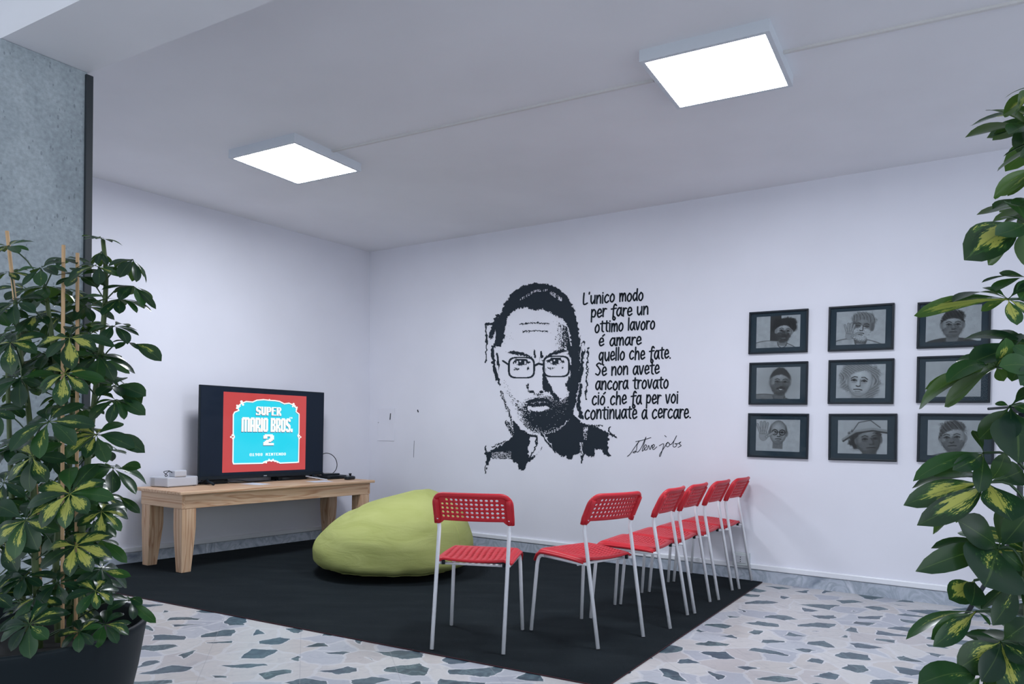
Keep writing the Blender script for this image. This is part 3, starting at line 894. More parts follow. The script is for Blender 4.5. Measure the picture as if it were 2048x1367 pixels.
    for s in (-1, 1):
        y_ = leg_y(0.632) - 0.0135
        c = MB().tube([(s * 0.181, y_ + 0.002, 0.632), (s * 0.181, y_ - 0.0015, 0.632)], 0.004, 8)
        c.build('screw', M_CWHITE, t)
    for s in (-1, 1):
        MB().tube([(s * 0.155, -0.128, 0.422), (s * 0.155, -0.128, 0.400)], 0.009, 8).build('stacking_buffer', M_BPLA, t)
    return t
# feet in plan: rear left, rear right, front left, front right
FEET = [
 ('red perforated chair with white legs standing apart at the left, before the beanbag', [(-0.385, 3.674), (-0.012, 3.606), (-0.332, 4.099), (0.081, 4.030)]),
 ('red perforated chair at the near end of the slanted row, second from the left', [(0.430, 3.739), (0.726, 3.954), (0.110, 4.072), (0.435, 4.307)]),
 ('red perforated chair third from the left, just behind the near end of the row', [(0.881, 4.142), (1.077, 4.444), (0.460, 4.354), (0.670, 4.678)]),
 ('red perforated chair fourth from the left, in the middle of the slanted row', [(1.104, 4.506), (1.299, 4.798), (0.687, 4.713), (0.907, 5.046)]),
 ('red perforated chair second from the wall end of the slanted row', [(1.347, 4.880), (1.552, 5.168), (0.938, 5.102), (1.161, 5.412)]),
 ('red perforated chair at the far end of the row, closest to the wall socket', [(1.592, 5.236), (1.797, 5.519), (1.184, 5.458), (1.410, 5.780)])]
proto = make_chair()
for i, (lb, ft) in enumerate(FEET):
    P = [Vector(p) for p in ft]
    c = (P[0] + P[1] + P[2] + P[3]) / 4; f = (P[2] + P[3] - P[0] - P[1])
    if i == 0:
        f = f.normalized()*1.0; c = (P[0] + P[1]) / 2 + f * 0.232
    ang = math.atan2(f.y, f.x) - math.pi / 2
    if i == 0: o = proto
    else:
        o = proto.copy(); COL.objects.link(o)
        for ch in kids(proto):
            k = ch.copy(); COL.objects.link(k); k.parent = o
    o['label'] = lb
    o.location = (c.x, c.y, 0.0094); o.rotation_euler = (0, 0, ang)
# ------------------------------------------------------------------ painted portrait, quote and signature on the right wall
M_INK = mat('black_wall_paint', srgb(32, 41, 51), 0.7, spec=0.2)
def vnoise(h, w, cell, seed):
    r = np.random.RandomState(seed); gh, gw = int(h / cell) + 3, int(w / cell) + 3
    g = r.rand(gh, gw); y = np.arange(h) / cell; x = np.arange(w) / cell
    yi, xi = y.astype(int), x.astype(int); fy, fx = (y - yi)[:, None], (x - xi)[None, :]
    fy = fy * fy * (3 - 2 * fy); fx = fx * fx * (3 - 2 * fx)
    a = g[yi][:, xi]; b = g[yi][:, xi + 1]; c = g[yi + 1][:, xi]; d = g[yi + 1][:, xi + 1]
    return (a * (1 - fx) + b * fx) * (1 - fy) + (c * (1 - fx) + d * fx) * fy
def poly_mask(X, Y, pts):
    m = np.zeros(X.shape, bool); n = len(pts)
    for i in range(n):
        x0, y0 = pts[i]; x1, y1 = pts[(i + 1) % n]
        if y0 == y1: continue
        c = ((y0 > Y) != (y1 > Y)) & (X < (x1 - x0) * (Y - y0) / (y1 - y0) + x0); m ^= c
    return m
def line_dist(X, Y, pts):
    d = np.full(X.shape, 1e9)
    for (x0, y0), (x1, y1) in zip(pts[:-1], pts[1:]):
        L = max((x1 - x0) ** 2 + (y1 - y0) ** 2, 1e-9)
        t = np.clip(((X - x0) * (x1 - x0) + (Y - y0) * (y1 - y0)) / L, 0, 1)
        d = np.minimum(d, np.hypot(X - x0 - t * (x1 - x0), Y - y0 - t * (y1 - y0)))
    return d
# drawing sheet: 976 x 1367 units covering the painted patch, mapped onto the wall in metres
SH = [trace_R(950, 540), trace_R(1250, 540), trace_R(1250, 960), trace_R(950, 960)]
def homography(src, dst):
    A = []; B = []
    for (x, y), (u, v) in zip(src, dst):
        A += [[x, y, 1, 0, 0, 0, -u * x, -u * y], [0, 0, 0, x, y, 1, -v * x, -v * y]]; B += [u, v]
    return np.append(np.linalg.solve(np.array(A, float), np.array(B, float)), 1).reshape(3, 3)
H_MUR = homography([(0, 0), (976, 0), (976, 1367), (0, 1367)], SH)
def mural_xy(x, y):
    q = H_MUR @ np.array([x, y, 1.0]); return q[0] / q[2], q[1] / q[2]
def mural():
    step = 2.7
    xs = np.arange(40, 950, step); ys = np.arange(60, 1330, step)
    X, Y = np.meshgrid(xs, ys); h, wd = X.shape
    n1, n2, n3 = vnoise(h, wd, 2.0, 1), vnoise(h, wd, 5.0, 2), vnoise(h, wd, 22.0, 3)
    fine = np.random.RandomState(5).rand(h, wd) * 0.5 + n1 * 0.5
    streak = vnoise(h, wd, 1.4, 8) * 0.5 + np.repeat(vnoise(h // 6 + 2, wd, 1.5, 9), 6, axis=0)[:h] * 0.5
    XJ = X + (n2 - .5) * 16; YJ = Y + (n1 - .5) * 12
    D = np.zeros(X.shape)                      # 0 bare wall .. 1 solid paint
    def soft(pts, wid):                        # signed soft edge inside a polygon
        m = poly_mask(XJ, YJ, pts); d = line_dist(XJ, YJ, pts + pts[:1])
        return np.where(m, np.clip(d / wid, 0, 1), 0)
    head = [(150,480),(128,420),(128,370),(150,300),(185,215),(235,145),(300,100),(370,78),(440,78),(510,95),(575,130),(625,180),(660,260),(680,350),(690,450),(700,560),(690,740),(665,860),(630,960),(540,1045),(430,1070),(330,1040),(265,960),(220,880),(180,790),(165,650),(160,560)]
    # face in light, side in shade
    shade = [(560,470),(622,480),(640,300),(700,450),(700,700),(680,820),(650,960),(560,1040),(500,1060),(520,980),(575,900),(590,800),(575,740),(600,690),(610,590)]
    D = np.maximum(D, 1.1 * soft(shade, 34))
    # nose shade and cheek hollow
    D = np.maximum(D, 0.98 * soft([(432,560),(462,600),(470,700),(520,790),(575,840),(520,860),(480,800),(440,790),(432,700)], 14))
    D = np.maximum(D, 0.75 * soft([(390,560),(440,545),(440,620),(410,610)], 30))
    D = np.maximum(D, 0.9 * soft([(360,775),(395,800),(440,800),(445,820),(380,815)], 10))
    # hair: a full thatch brushed to one side, down to the temples
    hair = [(122,485),(122,400),(145,310),(188,210),(245,135),(310,92),(390,74),(470,80),(550,112),(615,170),(658,260),(680,350),(692,460),(640,560),(622,500),(612,430),(598,372),(560,325),(500,290),(440,262),(390,272),(330,248),(275,262),(236,290),(212,340),(204,400),(196,450),(180,500),(160,500)]
    D = np.maximum(D, 1.15 * soft(hair, 20))
    D = np.where((line_dist(X, Y, [(500,150),(560,190)]) < 12) & (streak > .5), 0.2, D)
    D = np.where((line_dist(X, Y, [(300,190),(390,135),(470,130)]) < 7) & (streak > .56), 0.25, D)
    # forehead shade towards the right and lines
    fs = np.clip((X - 430) / 200, 0, 1) * poly_mask(X, Y, [(430,270),(600,370),(625,500),(520,520),(440,470)]) * 0.72
    D = np.maximum(D, fs)
    D = np.maximum(D, 0.30 * poly_mask(X, Y, [(180,420),(235,300),(260,480),(200,560)]))
    for l in ([(290,352),(380,342),(480,350)], [(310,400),(400,392),(470,398)]): D = np.maximum(D, 0.62 * (line_dist(XJ, YJ, l) < 4))
    # brows
    for pts in ([(205,540),(240,520),(300,528),(372,560),(372,578),(300,556),(235,548)], [(455,560),(520,522),(580,508),(612,528),(580,535),(520,552),(460,580)]): D = np.maximum(D, 1.0 * soft(pts, 6))
    D = np.maximum(D, 0.8 * (line_dist(XJ, YJ, [(392,520),(388,565)]) < 7)); D = np.maximum(D, 0.8 * (line_dist(XJ, YJ, [(435,530),(438,570)]) < 6))
    # eyes
    for ex, ey in ((302, 598), (524, 592)):
        e = np.hypot((XJ - ex) / 1.9, YJ - ey)
        D = np.maximum(D, 0.95 * (e < 22)); D = np.where(np.hypot(X - ex + 8, Y - ey + 6) < 6, 0, D)
        D = np.where((np.hypot((X - ex) / 1.9, Y - ey) < 19) & (np.abs(X - ex) > 20) & (Y > ey - 8), 0.12, D)
        D = np.maximum(D, 0.85 * (line_dist(XJ, YJ, [(ex-52, ey+2), (ex-20, ey-20), (ex+20, ey-20), (ex+50, ey+4)]) < 7))
        D = np.maximum(D, 0.55 * (line_dist(XJ, YJ, [(ex-42, ey+44), (ex, ey+54), (ex+44, ey+40)]) < 8))
    # spectacles: rounded rectangular frames, a plain pair
    for gx, gy, gw, gh in ((303, 634, 82, 66), (530, 626, 82, 66)):
        q = ((np.abs(X - gx) / gw) ** 4 + (np.abs(Y - gy) / gh) ** 4) ** 0.25
        D = np.where(np.abs(q - 1.0) < 0.075, 1.0, D); D = np.where((np.abs(q - .90) < 0.03), 0.1, D)
        D = np.where((q < 0.86) & (line_dist(X, Y, [(gx - 50, gy + 50), (gx + 20, gy + 10)]) < 16), 0.35 * streak, D)
    D = np.where(line_dist(X, Y, [(385,622),(415,608),(448,616)]) < 7, 1, D)
    D = np.where(line_dist(X, Y, [(220,615),(182,590)]) < 6, 1, D)
    # nose light ridge and nostrils
    for nx, ny in ((372, 790), (432, 792)): D = np.maximum(D, 0.95 * (np.hypot((X - nx) / 1.5, Y - ny) < 9))
    D = np.maximum(D, 0.55 * (line_dist(XJ, YJ, [(345,740),(340,775),(362,795)]) < 6))
    # beard and moustache: stippled
    beard = [(172,700),(186,760),(215,830),(250,900),(300,990),(360,1050),(430,1070),(520,1050),(590,980),(630,880),(600,820),(560,850),(520,830),(470,815),(400,822),(330,835),(300,860),(270,830),(225,770),(195,700)]
    bd = soft(beard, 46)
    D = np.maximum(D, np.where(poly_mask(X, Y, beard), 0.36 + 0.17 * bd + 0.20 * (X - 300) / 300 + 0.14 * np.exp(-((X - 420) / 120) ** 2 - ((Y - 985) / 60) ** 2), 0))
    D = np.maximum(D, 0.92 * soft([(320,850),(400,826),(480,830),(520,880),(470,868),(400,862),(335,878)], 10))
    # mouth
    D = np.where(poly_mask(XJ, YJ, [(335,884),(400,890),(480,884),(488,900),(440,918),(380,918),(345,905)]), 0.12, D)
    D = np.maximum(D, 1.0 * (line_dist(XJ, YJ, [(330,876),(380,882),(420,880),(495,874)]) < 6.5))
    D = np.maximum(D, 0.85 * (line_dist(XJ, YJ, [(368,926),(420,934),(462,924)]) < 9))
    # ears
    D = np.where(poly_mask(X, Y, [(112,500),(130,482),(165,490),(176,560),(178,700),(165,742),(145,720),(124,640)]), 0.12, D)
    D = np.maximum(D, 1.0 * (line_dist(XJ, YJ, [(165,490),(128,484),(112,510),(120,600),(140,690),(160,742)]) < 9))
    D = np.maximum(D, 0.9 * soft([(140,530),(160,540),(168,620),(160,690),(150,640),(138,590)], 8))
    D = np.maximum(D, soft([(690,470),(705,452),(718,470),(718,560),(706,650),(690,735),(668,740),(680,600)], 10))
    D = np.where(line_dist(X, Y, [(703,480),(706,520)]) < 8, 0.3, D)
    # shirt with an open collar
    shirt = [(68,1185),(120,1165),(190,1125),(250,1075),(246,970),(300,1030),(350,1062),(420,1075),(520,1050),(590,1000),(640,930),(690,985),(760,1010),(820,1028),(872,1060),(868,1195),(840,1200),(830,1170),(785,1165),(782,1215),(735,1215),(700,1190),(640,1205),(630,1232),(604,1230),(600,1212),(560,1212),(510,1172),(455,1140),(415,1185),(372,1240),(345,1250),(320,1302),(285,1300),(284,1262),(250,1250),(232,1225),(160,1228),(98,1222),(94,1270),(68,1270)]
    D = np.maximum(D, 1.3 * soft(shirt, 5))
    collar = [(362,1085),(405,1085),(432,1050),(462,1075),(520,1180),(440,1150),(400,1200),(352,1225),(345,1150)]
    D = np.where(poly_mask(XJ, YJ, collar), 0.06, D)
    D = np.maximum(D, 0.85 * (line_dist(XJ, YJ, [(405,1085),(395,1150),(355,1222)]) < 5)); D = np.maximum(D, 0.8 * (line_dist(XJ, YJ, [(432,1060),(470,1120),(518,1180)]) < 6))
    D = np.where(poly_mask(X, Y, [(705,1020),(735,1020),(732,1105),(706,1100)]), np.where(streak > .52, 0.1, 1), D)
    D = np.where(poly_mask(X, Y, [(682,1120),(704,1120),(702,1215),(684,1210)]), np.where(streak > .5, 0.1, 1), D)
    D = np.where(poly_mask(X, Y, [(110,1185),(235,1175),(235,1228),(110,1228)]), np.where(fine > .52, 0.1, D), D)
    # dry brush marks round the head
    for l, wdt, k in (([(74,350),(74,600)], 5, .55), ([(75,352),(140,345)], 10, .8), ([(100,430),(150,300)], 16, .55), ([(735,505),(728,700),(722,840)], 5, .62), ([(692,745),(672,860),(690,955)], 10, .62), ([(672,880),(700,960)], 8, .6), ([(170,790),(210,900),(245,1010)], 9, .42), ([(205,990),(245,1065)], 14, .45), ([(760,1012),(830,1013)], 4, .5), ([(872,1020),(876,1060),(920,1090)], 6, .6), ([(70,1140),(72,1190)], 5, .55), ([(115,1150),(200,1110)], 4, .5), ([(705,1200),(692,1250)], 9, .55), ([(838,1180),(872,1200)], 12, .55), ([(72,1270),(72,1320)], 3, .5)):
        D = np.maximum(D, k * 1.25 * (line_dist(XJ, YJ, l) < wdt))
    # broken paint: keep where darkness beats the grain
    grain = 0.62 * streak + 0.38 * fine
    inside_beard = poly_mask(X, Y, beard)
    grain = np.where(inside_beard, 0.5 * fine + 0.5 * vnoise(h, wd, 1.6, 12), grain)
    M = D > (0.14 + 0.72 * grain)
    mb = MB()
    z = 0.0015
    def P(x, y):
        s, zz = mural_xy(x, y); return wallR(s, zz, z)
    for j in range(h):
        row = M[j]; i = 0
        while i < wd:
            if row[i]:
                k = i
                while k < wd and row[k]: k += 1
                x0, x1, y0, y1 = xs[i] - step/2, xs[k-1] + step/2, ys[j] - step/2, ys[j] + step/2
                mb.add([P(x0, y1), P(x1, y1), P(x1, y0), P(x0, y0)], [(0, 1, 2, 3)]); i = k
            else: i += 1
    o = mb.build('wall_portrait', M_INK)
    tag(o, 'large black stencil portrait of a bearded man in glasses painted on the right wall', 'wall painting')
mural()

# pen letters: strokes on x-height 1
GL = {
 'a': (.95, [[(.78,.82),(.45,1),(.1,.6),(.12,.2),(.38,0),(.66,.35),(.78,.85)], [(.80,1),(.78,.35),(.95,.02)]]),
 'c': (.90, [[(.78,.85),(.5,1),(.12,.62),(.16,.18),(.45,0),(.80,.2)]]),
 'd': (.95, [[(.76,.80),(.42,.98),(.1,.5),(.34,0),(.70,.35)], [(.82,1.72),(.78,.6),(.84,0)]]),
 'e': (.85, [[(.12,.48),(.72,.58),(.62,.96),(.34,.98),(.10,.5),(.32,.03),(.82,.22)]]),
 'f': (.80, [[(.85,1.45),(.62,1.72),(.42,1.3),(.36,.2),(.34,-.5),(.55,-.78),(.72,-.4),(.42,-.02)], [(.02,.88),(.85,.96)]]),
 'h': (.95, [[(.14,1.75),(.12,0)], [(.12,.5),(.45,1),(.74,.8),(.80,.02)]]),
 'i': (.32, [[(.14,1),(.14,0)], [(.15,1.42),(.15,1.47)]]),
 'l': (.32, [[(.14,1.78),(.14,0)]]),
 'L': (.85, [[(.12,1.62),(.10,.05),(.78,.12)]]),
 'm': (1.28, [[(.10,1),(.12,0)], [(.12,.5),(.38,.98),(.58,.8),(.60,.02)], [(.60,.5),(.86,.98),(1.08,.8),(1.14,.02)]]),
 'n': (.92, [[(.10,1),(.12,0)], [(.12,.5),(.46,1),(.74,.8),(.78,.02)]]),
 'o': (.92, [[(.48,1),(.12,.62),(.16,.16),(.46,0),(.78,.32),(.74,.8),(.44,1)]]),
 'p': (.90, [[(.12,1),(.12,-.8)], [(.12,.62),(.46,1),(.78,.65),(.58,.12),(.14,.18)]]),
 'q': (.98, [[(.76,.84),(.42,1),(.1,.55),(.32,.08),(.72,.5)], [(.80,1),(.74,-.5),(.98,-.82)]]),
 'r': (.66, [[(.10,1),(.12,0)], [(.12,.52),(.36,.95),(.66,.92)]]),
 'S': (1.0, [[(.92,1.45),(.56,1.66),(.16,1.32),(.48,.92),(.82,.5),(.5,.02),(.06,.16)]]),
 't': (.72, [[(.38,1.5),(.36,.25),(.62,.02)], [(.02,1.02),(.72,1.1)]]),
 'u': (.95, [[(.10,1),(.12,.3),(.38,0),(.74,.45)], [(.80,1),(.80,0)]]),
 'v': (.85, [[(.06,1),(.38,.02),(.76,1.04)]]),
 "'": (.28, [[(.14,1.72),(.10,1.40)]]), '.': (.30, [[(.14,.04),(.16,.06)]]), ' ': (.62, []),
 'E': (.95, [[(.12,.48),(.72,.58),(.62,.96),(.34,.98),(.10,.5),(.32,.03),(.82,.22)], [(.58,1.38),(.86,1.68)]]),
 'O': (1.0, [[(.48,1),(.12,.62),(.16,.16),(.46,0),(.78,.32),(.74,.8),(.44,1)], [(.62,1.36),(.90,1.64)]])}
def ribbon(mb, pts, wd, fn):
    """flat round-ended pen stroke"""
    n = len(pts)
    for k in range(n - 1):
        (x0, y0), (x1, y1) = pts[k], pts[k + 1]
        dx, dy = x1 - x0, y1 - y0; L = math.hypot(dx, dy)
        if L < 1e-9: continue
        nx, ny = -dy / L * wd / 2, dx / L * wd / 2
        mb.add([fn(x0 - nx, y0 - ny), fn(x1 - nx, y1 - ny), fn(x1 + nx, y1 + ny), fn(x0 + nx, y0 + ny)], [(0, 1, 2, 3)])
    for (x, y) in pts:
        mb.add([fn(x + wd / 2 * math.cos(a * math.pi / 5), y + wd / 2 * math.sin(a * math.pi / 5)) for a in range(10)], [tuple(range(10))])
SQ = [trace_R(1140, 560), trace_R(1420, 560), trace_R(1420, 930), trace_R(1140, 930)]
H_Q = homography([(0, 0), (1034, 0), (1034, 1367), (0, 1367)], SQ)
def on_quote(x, y):
    q = H_Q @ np.array([x, y, 1.0]); return wallR(q[0] / q[2], q[1] / q[2], 0.0022)
LINES = [("L'unico modo", 97, 542, 177, 147, 55), ('per fare un', 155, 580, 276, 254, 56), ('ottimo lavoro', 183, 628, 386, 360, 56), ('E amare', 212, 527, 489, 474, 54), ('quello che fate.', 212, 746, 594, 577, 58), ('Se non avete', 188, 660, 704, 690, 58), ('ancora trovato', 188, 728, 811, 796, 58), ('ciO che fa per voi', 162, 800, 920, 906, 60), ('continuate a cercare.', 108, 894, 1026, 1016, 62)]
def quote():
    t = thing('painted_quote', 'handwritten black Italian quotation of nine lines on the wall, right of the portrait', 'wall lettering', wallR(2.9, 1.5))
    rr = random.Random(4)
    inv = Vector(t.location)
    for s, x0, x1, b0, b1, xh in LINES:
        tot = sum(GL[c][0] + .10 for c in s) - .10; k = (x1 - x0) / tot
        mb = MB(); x = 0
        for c in s + ' ':
            adv, st = GL[c]
            if c == ' ':
                mb.build('word', M_INK, t); mb = MB()
            jy = rr.uniform(-.05, .05)
            for q in st:
                pts = []
                for px, py in (smooth_path(q, 5) if len(q) > 2 else q):
                    X = x0 + (x + px + 0.05 * py) * k
                    f = (X - x0) / (x1 - x0)
                    yy = 1 + (py - 1) * .64 if py > 1 else (py * .62 if py < 0 else py)
                    pts.append((X, b0 + (b1 - b0) * f - (yy + jy) * xh * 1.07))
                ribbon(mb, pts, 11.5, lambda a, b: on_quote(a, b) - inv)
            x += adv + .10
    return t
quote()
def signature():
    st = [[(425,1300),(445,1283),(480,1232),(512,1188),(497,1215),(492,1250),(480,1273),(466,1272),(482,1262),(503,1268),(530,1230),(562,1158),(542,1225),(534,1262),(552,1245),(567,1226),(559,1214),(548,1232),(555,1254),(572,1246),(582,1220),(592,1250),(605,1218),(612,1238),(625,1222),(617,1212),(608,1230),(617,1250),(642,1230)],
          [(486,1192),(540,1180),(598,1162)], [(700,1147),(712,1157)],
          [(660,1222),(692,1208),(684,1250),(667,1300),(663,1288),(690,1245),(708,1218),(724,1196),(709,1212),(720,1231),(738,1214),(726,1197),(744,1214),(772,1180),(788,1148),(768,1190),(762,1226),(778,1230),(790,1213),(775,1207),(798,1206),(819,1194),(808,1209),(822,1221),(798,1234)]]
    mb = MB()
    for q in st: ribbon(mb, smooth_path(q, 5), 4.6, on_quote)
    tag(mb.build('painted_signature', M_INK), 'thin black cursive signature on the wall below the quotation', 'wall lettering')
signature()

# ------------------------------------------------------------------ nine framed pencil drawings
M_FRAME = mat('black_frame_moulding', srgb(28, 35, 43), 0.35, spec=0.2)
M_MAT = mat('charcoal_mount', srgb(41, 54, 64), 0.8, spec=0.05)
def art_mat():
    m = mat('pencil_drawing', None, 0.7, spec=0.2); t = NT(m)
    a = t.n('ShaderNodeAttribute'); a.attribute_name = 'tone'
    t.l(a.outputs['Color'], t.b.inputs['Base Color']); return m
M_ART = art_mat()
def pane_mat():
    m = bpy.data.materials.new('picture_glass'); m.use_nodes = True; nt = m.node_tree
    nt.nodes.clear()
    o = nt.nodes.new('ShaderNodeOutputMaterial'); mx = nt.nodes.new('ShaderNodeMixShader'); tr = nt.nodes.new('ShaderNodeBsdfTransparent'); gl = nt.nodes.new('ShaderNodeBsdfGlossy'); fr = nt.nodes.new('ShaderNodeFresnel')
    fr.inputs['IOR'].default_value = 1.16; gl.inputs['Roughness'].default_value = 0.03
    nt.links.new(fr.outputs[0], mx.inputs[0]); nt.links.new(tr.outputs[0], mx.inputs[1]); nt.links.new(gl.outputs[0], mx.inputs[2]); nt.links.new(mx.outputs[0], o.inputs[0])
    return m
M_PANE = pane_mat()
AW, AH = 124, 92
def portrait(kind, seed):
    """grey tones 0..1 of a small plain pencil drawing, rows from the top; every face is invented"""
    ys, xs = np.mgrid[0:AH, 0:AW]; X = xs / (AH - 1.0); Y = ys / (AH - 1.0)      # X 0..1.34, Y 0..1 downwards
    r = np.random.RandomState(seed); n = vnoise(AH, AW, 1.5, seed + 20); n2 = vnoise(AH, AW, 9, seed + 40)
    hatch = vnoise(AH, AW, 1.3, seed + 60)
    T = 0.80 + 0.07 * (n2 - .5)
    sm = lambda d, e: np.clip(0.5 - d / e, 0, 1)
    def put(T, m, v): return T * (1 - m) + v * m
    k = kind
    cx, cy, R, tilt = k.get('c', (.66, .46, .27, 0))
    c, s = math.cos(tilt), math.sin(tilt)
    fx = ((X - cx) * c + (Y - cy) * s) / R; fy = (-(X - cx) * s + (Y - cy) * c) / R     # fy down, +-1 = head half height
    ell = lambda x0, y0, a, b: (np.hypot((fx - x0) / a, (fy - y0) / b) - 1) * min(a, b)
    ang = np.arctan2(fy + .1, fx); rr_ = np.hypot(fx, fy)
    sw = fx * 1.0 + .8 * fy * fy + .25 * np.sin(3 * fy + seed)
    lock = 0.5 + 0.25 * np.sin(sw * 26 + seed + 2 * n2) + 0.2 * np.sin(sw * 43 - 4 * fy)
    def strk(T, pts, wd, v):
        d = line_dist(fx, fy, pts); return put(T, sm(d - wd, wd * .9), v)
    if 'panel' in k:
        for x0, x1, v in k['panel']: T = put(T, ((X > x0) & (X < x1)) * 1.0, v)
    if 'halo' in k: T = put(T, np.clip(1.2 - np.hypot((fx) / 1.9, fy / 1.6), 0, 1) * .8, k['halo'])
    hv = k.get('hair', .2)
    if 'back' in k:            # mass of hair behind the head
        for x0, y0, a, b in k['back']: T = put(T, sm(ell(x0, y0, a, b) + (n2 - .5) * .16 + (n - .5) * .12, .16), hv + .30 * (lock - .5) + .1 * (n - .5))
    # shoulders and neck
    sv = k.get('shirt', .72)
    if sv is not None:
        sh = sm(np.maximum(np.hypot((fx - k.get('sx', 0)) / 2.5, (fy - 2.25) / 1.25) - 1, -9), .06)
        T = put(T, sh, sv + .12 * (n2 - .5))
        d = np.abs(np.hypot((fx - k.get('sx', 0)) / 2.5, (fy - 2.25) / 1.25) - 1); T = put(T, sm(d - .02, .03), .3)
    tone = k.get('skin', .70)
    T = put(T, sm(np.maximum(np.abs(fx - .02) - .42, np.abs(fy - .95) - .45), .08), tone - .18)
    if sv is not None:
        for sg in (-1, 1): T = strk(T, [(sg * .46, 1.1), (sg * .30, 1.45), (0, 1.6)], .035, .3)
    for sg in (-1, 1):         # ears
        e = ell(sg * .72, .08, .12, .25); T = put(T, sm(e, .06), tone - .12)
    f = ell(0, 0, .72, 1.0); face = sm(f, .05)
    turn = k.get('turn', .15)
    T = put(T, face, tone - .22 * np.clip((fx * np.sign(turn) - .0), 0, 1) ** 1.2 * (abs(turn) * 4) + .05 * (n - .5))
    edge = np.clip((np.hypot(fx / .72, fy) - .62) / .38, 0, 1)
    T = T - face * .20 * edge ** 1.6
    o = turn
    for sg in (-1, 1): T = T - face * .20 * np.exp(-((fx - sg * .30 - o * .5) / .22) ** 2 - ((fy + .04) / .15) ** 2)
    T = T - face * .12 * np.exp(-((fx - o * .6 - .22) / .16) ** 2 - ((fy - .30) / .30) ** 2)
    T = T + face * .09 * np.exp(-((fx + .1 - o * .5) / .3) ** 2 - ((fy + .42) / .2) ** 2) + face * .07 * np.exp(-((fx - o * .8) / .07) ** 2 - ((fy - .1) / .25) ** 2)
    T = T - face * .12 * np.exp(-((fx - o * .6) / .3) ** 2 - ((fy - .80) / .07) ** 2)
    T = put(T, sm(np.abs(f) - .004, .05) * .6, .32)
    # hair on the skull
    hl = k.get('line', -.52)
    top = np.maximum(ell(0, -.04, .80, 1.06), (fy - hl - .35 * (np.abs(fx) / .75) ** 2.2 + k.get('part', 0) * fx) )
    if not k.get('bald'): T = put(T, sm(top + (n - .5) * .10 + (n2 - .5) * .05, .10), hv + .26 * (lock - .45) + .08 * (hatch - .5))
    else: T = put(T, sm(np.maximum(ell(0, -.02, .76, 1.02), np.maximum(fy - .05, .60 - np.abs(fx))), .1) * .7, .3)
    if k.get('beard'):
        b = np.maximum(ell(0, .02, .74, 1.04 + k.get('long', 0)), -(fy - .22 + .25 * np.cos(fx * 3.2)))
        T = put(T, sm(b + (n - .5) * .15, .16) * k['beard'], k.get('bv', .22) + .25 * (hatch - .5))
    # features
    for sg in (-1, 1):
        ex = sg * .30 + o * .5
        T = strk(T, [(ex - .18, -.16 - .05 * sg * k.get('brow', 0)), (ex, -.24), (ex + .18, -.16 + .05 * sg * k.get('brow', 0))], .026, .18)
        T = put(T, sm(ell(ex, 0, .17, .075), .05) * .55, .35)
        if not k.get('closed'):
            T = put(T, sm(ell(ex, .0, .065, .065), .03), .08)
            T = strk(T, [(ex - .16, .02), (ex, -.075), (ex + .16, .02)], .025, .12)
        else: T = strk(T, [(ex - .16, .0), (ex, .05), (ex + .16, .0)], .03, .15)
        T = strk(T, [(ex - .12, .13), (ex, .16), (ex + .12, .12)], .02, tone - .25)
    T = strk(T, [(o * .5 + .07, -.05), (o * .8 + .12, .22), (o * .8 + .13, .32)], .035, tone - .28)
    T = strk(T, [(o * .8 - .10, .34), (o * .8, .38), (o * .8 + .12, .33)], .035, .2)
    if k.get('smile'):
        T = put(T, sm(ell(o * .6, .58, .25, .085), .04), .85); T = strk(T, [(o*.6 - .30, .52), (o*.6 - .12, .52), (o*.6 + .12, .52), (o*.6 + .30, .50)], .03, .12); T = strk(T, [(o*.6 - .27, .55), (o*.6, .68), (o*.6 + .27, .54)], .03, .15)
    else:
        T = strk(T, [(o*.6 - .24, .58), (o*.6 - .05, .55), (o*.6 + .05, .55), (o*.6 + .24, .58)], .03, .12)
        T = strk(T, [(o*.6 - .14, .69), (o*.6 + .14, .69)], .035, tone - .25)
    if k.get('moust'): T = strk(T, [(o*.6 - .28, .53), (o*.6, .43), (o*.6 + .28, .53)], .06, k.get('bv', .22))
    if k.get('spect'):
        for sg in (-1, 1):
            q = np.hypot(fx - sg * .31 - o * .5, fy - .01); T = put(T, sm(np.abs(q - .23) - .03, .04), .08)
        T = strk(T, [(o*.5 - .08, -.03), (o*.5 + .08, -.03)], .03, .1)
    if 'hat' in k:
        T = put(T, sm(np.maximum(ell(-.05, -.62, .86, .62), fy + .42), .06), .74); T = put(T, sm(np.abs(line_dist(fx, fy, [(-1.5, -.02), (-.7, -.52), (.3, -.62), (1.2, -.42)])) - .10, .06), .62)
        T = strk(T, [(-1.5, .07), (-.7, -.42), (.3, -.52), (1.2, -.32)], .05, .2); T = strk(T, [(-.9, -.55), (-.5, -1.1), (.2, -1.2), (.75, -.7)], .03, .35)
    if 'hand' in k:            # raised hand: palm and five fingers
        hx, hy, hs = k['hand']
        gx, gy = (fx - hx) / hs, (fy - hy) / hs
        pm = sm(np.hypot(gx / .42, (gy - .25) / .5) - 1, .15)
        T = put(T, pm, .66)
        for a, L in ((-.42, .78), (-.2, .98), (0.02, 1.02), (.22, .92)):
            d = np.full(X.shape, 1e9); p0, p1 = (a * .7, .0), (a * 1.5, -L)
            tt = np.clip(((gx - p0[0]) * (p1[0] - p0[0]) + (gy - p0[1]) * (p1[1] - p0[1])) / ((p1[0] - p0[0]) ** 2 + (p1[1] - p0[1]) ** 2), 0, 1)
            d = np.hypot(gx - p0[0] - tt * (p1[0] - p0[0]), gy - p0[1] - tt * (p1[1] - p0[1]))
            T = put(T, sm(d - .10, .05), .68); T = put(T, sm(np.abs(d - .105) - .015, .04) * .8, .3)
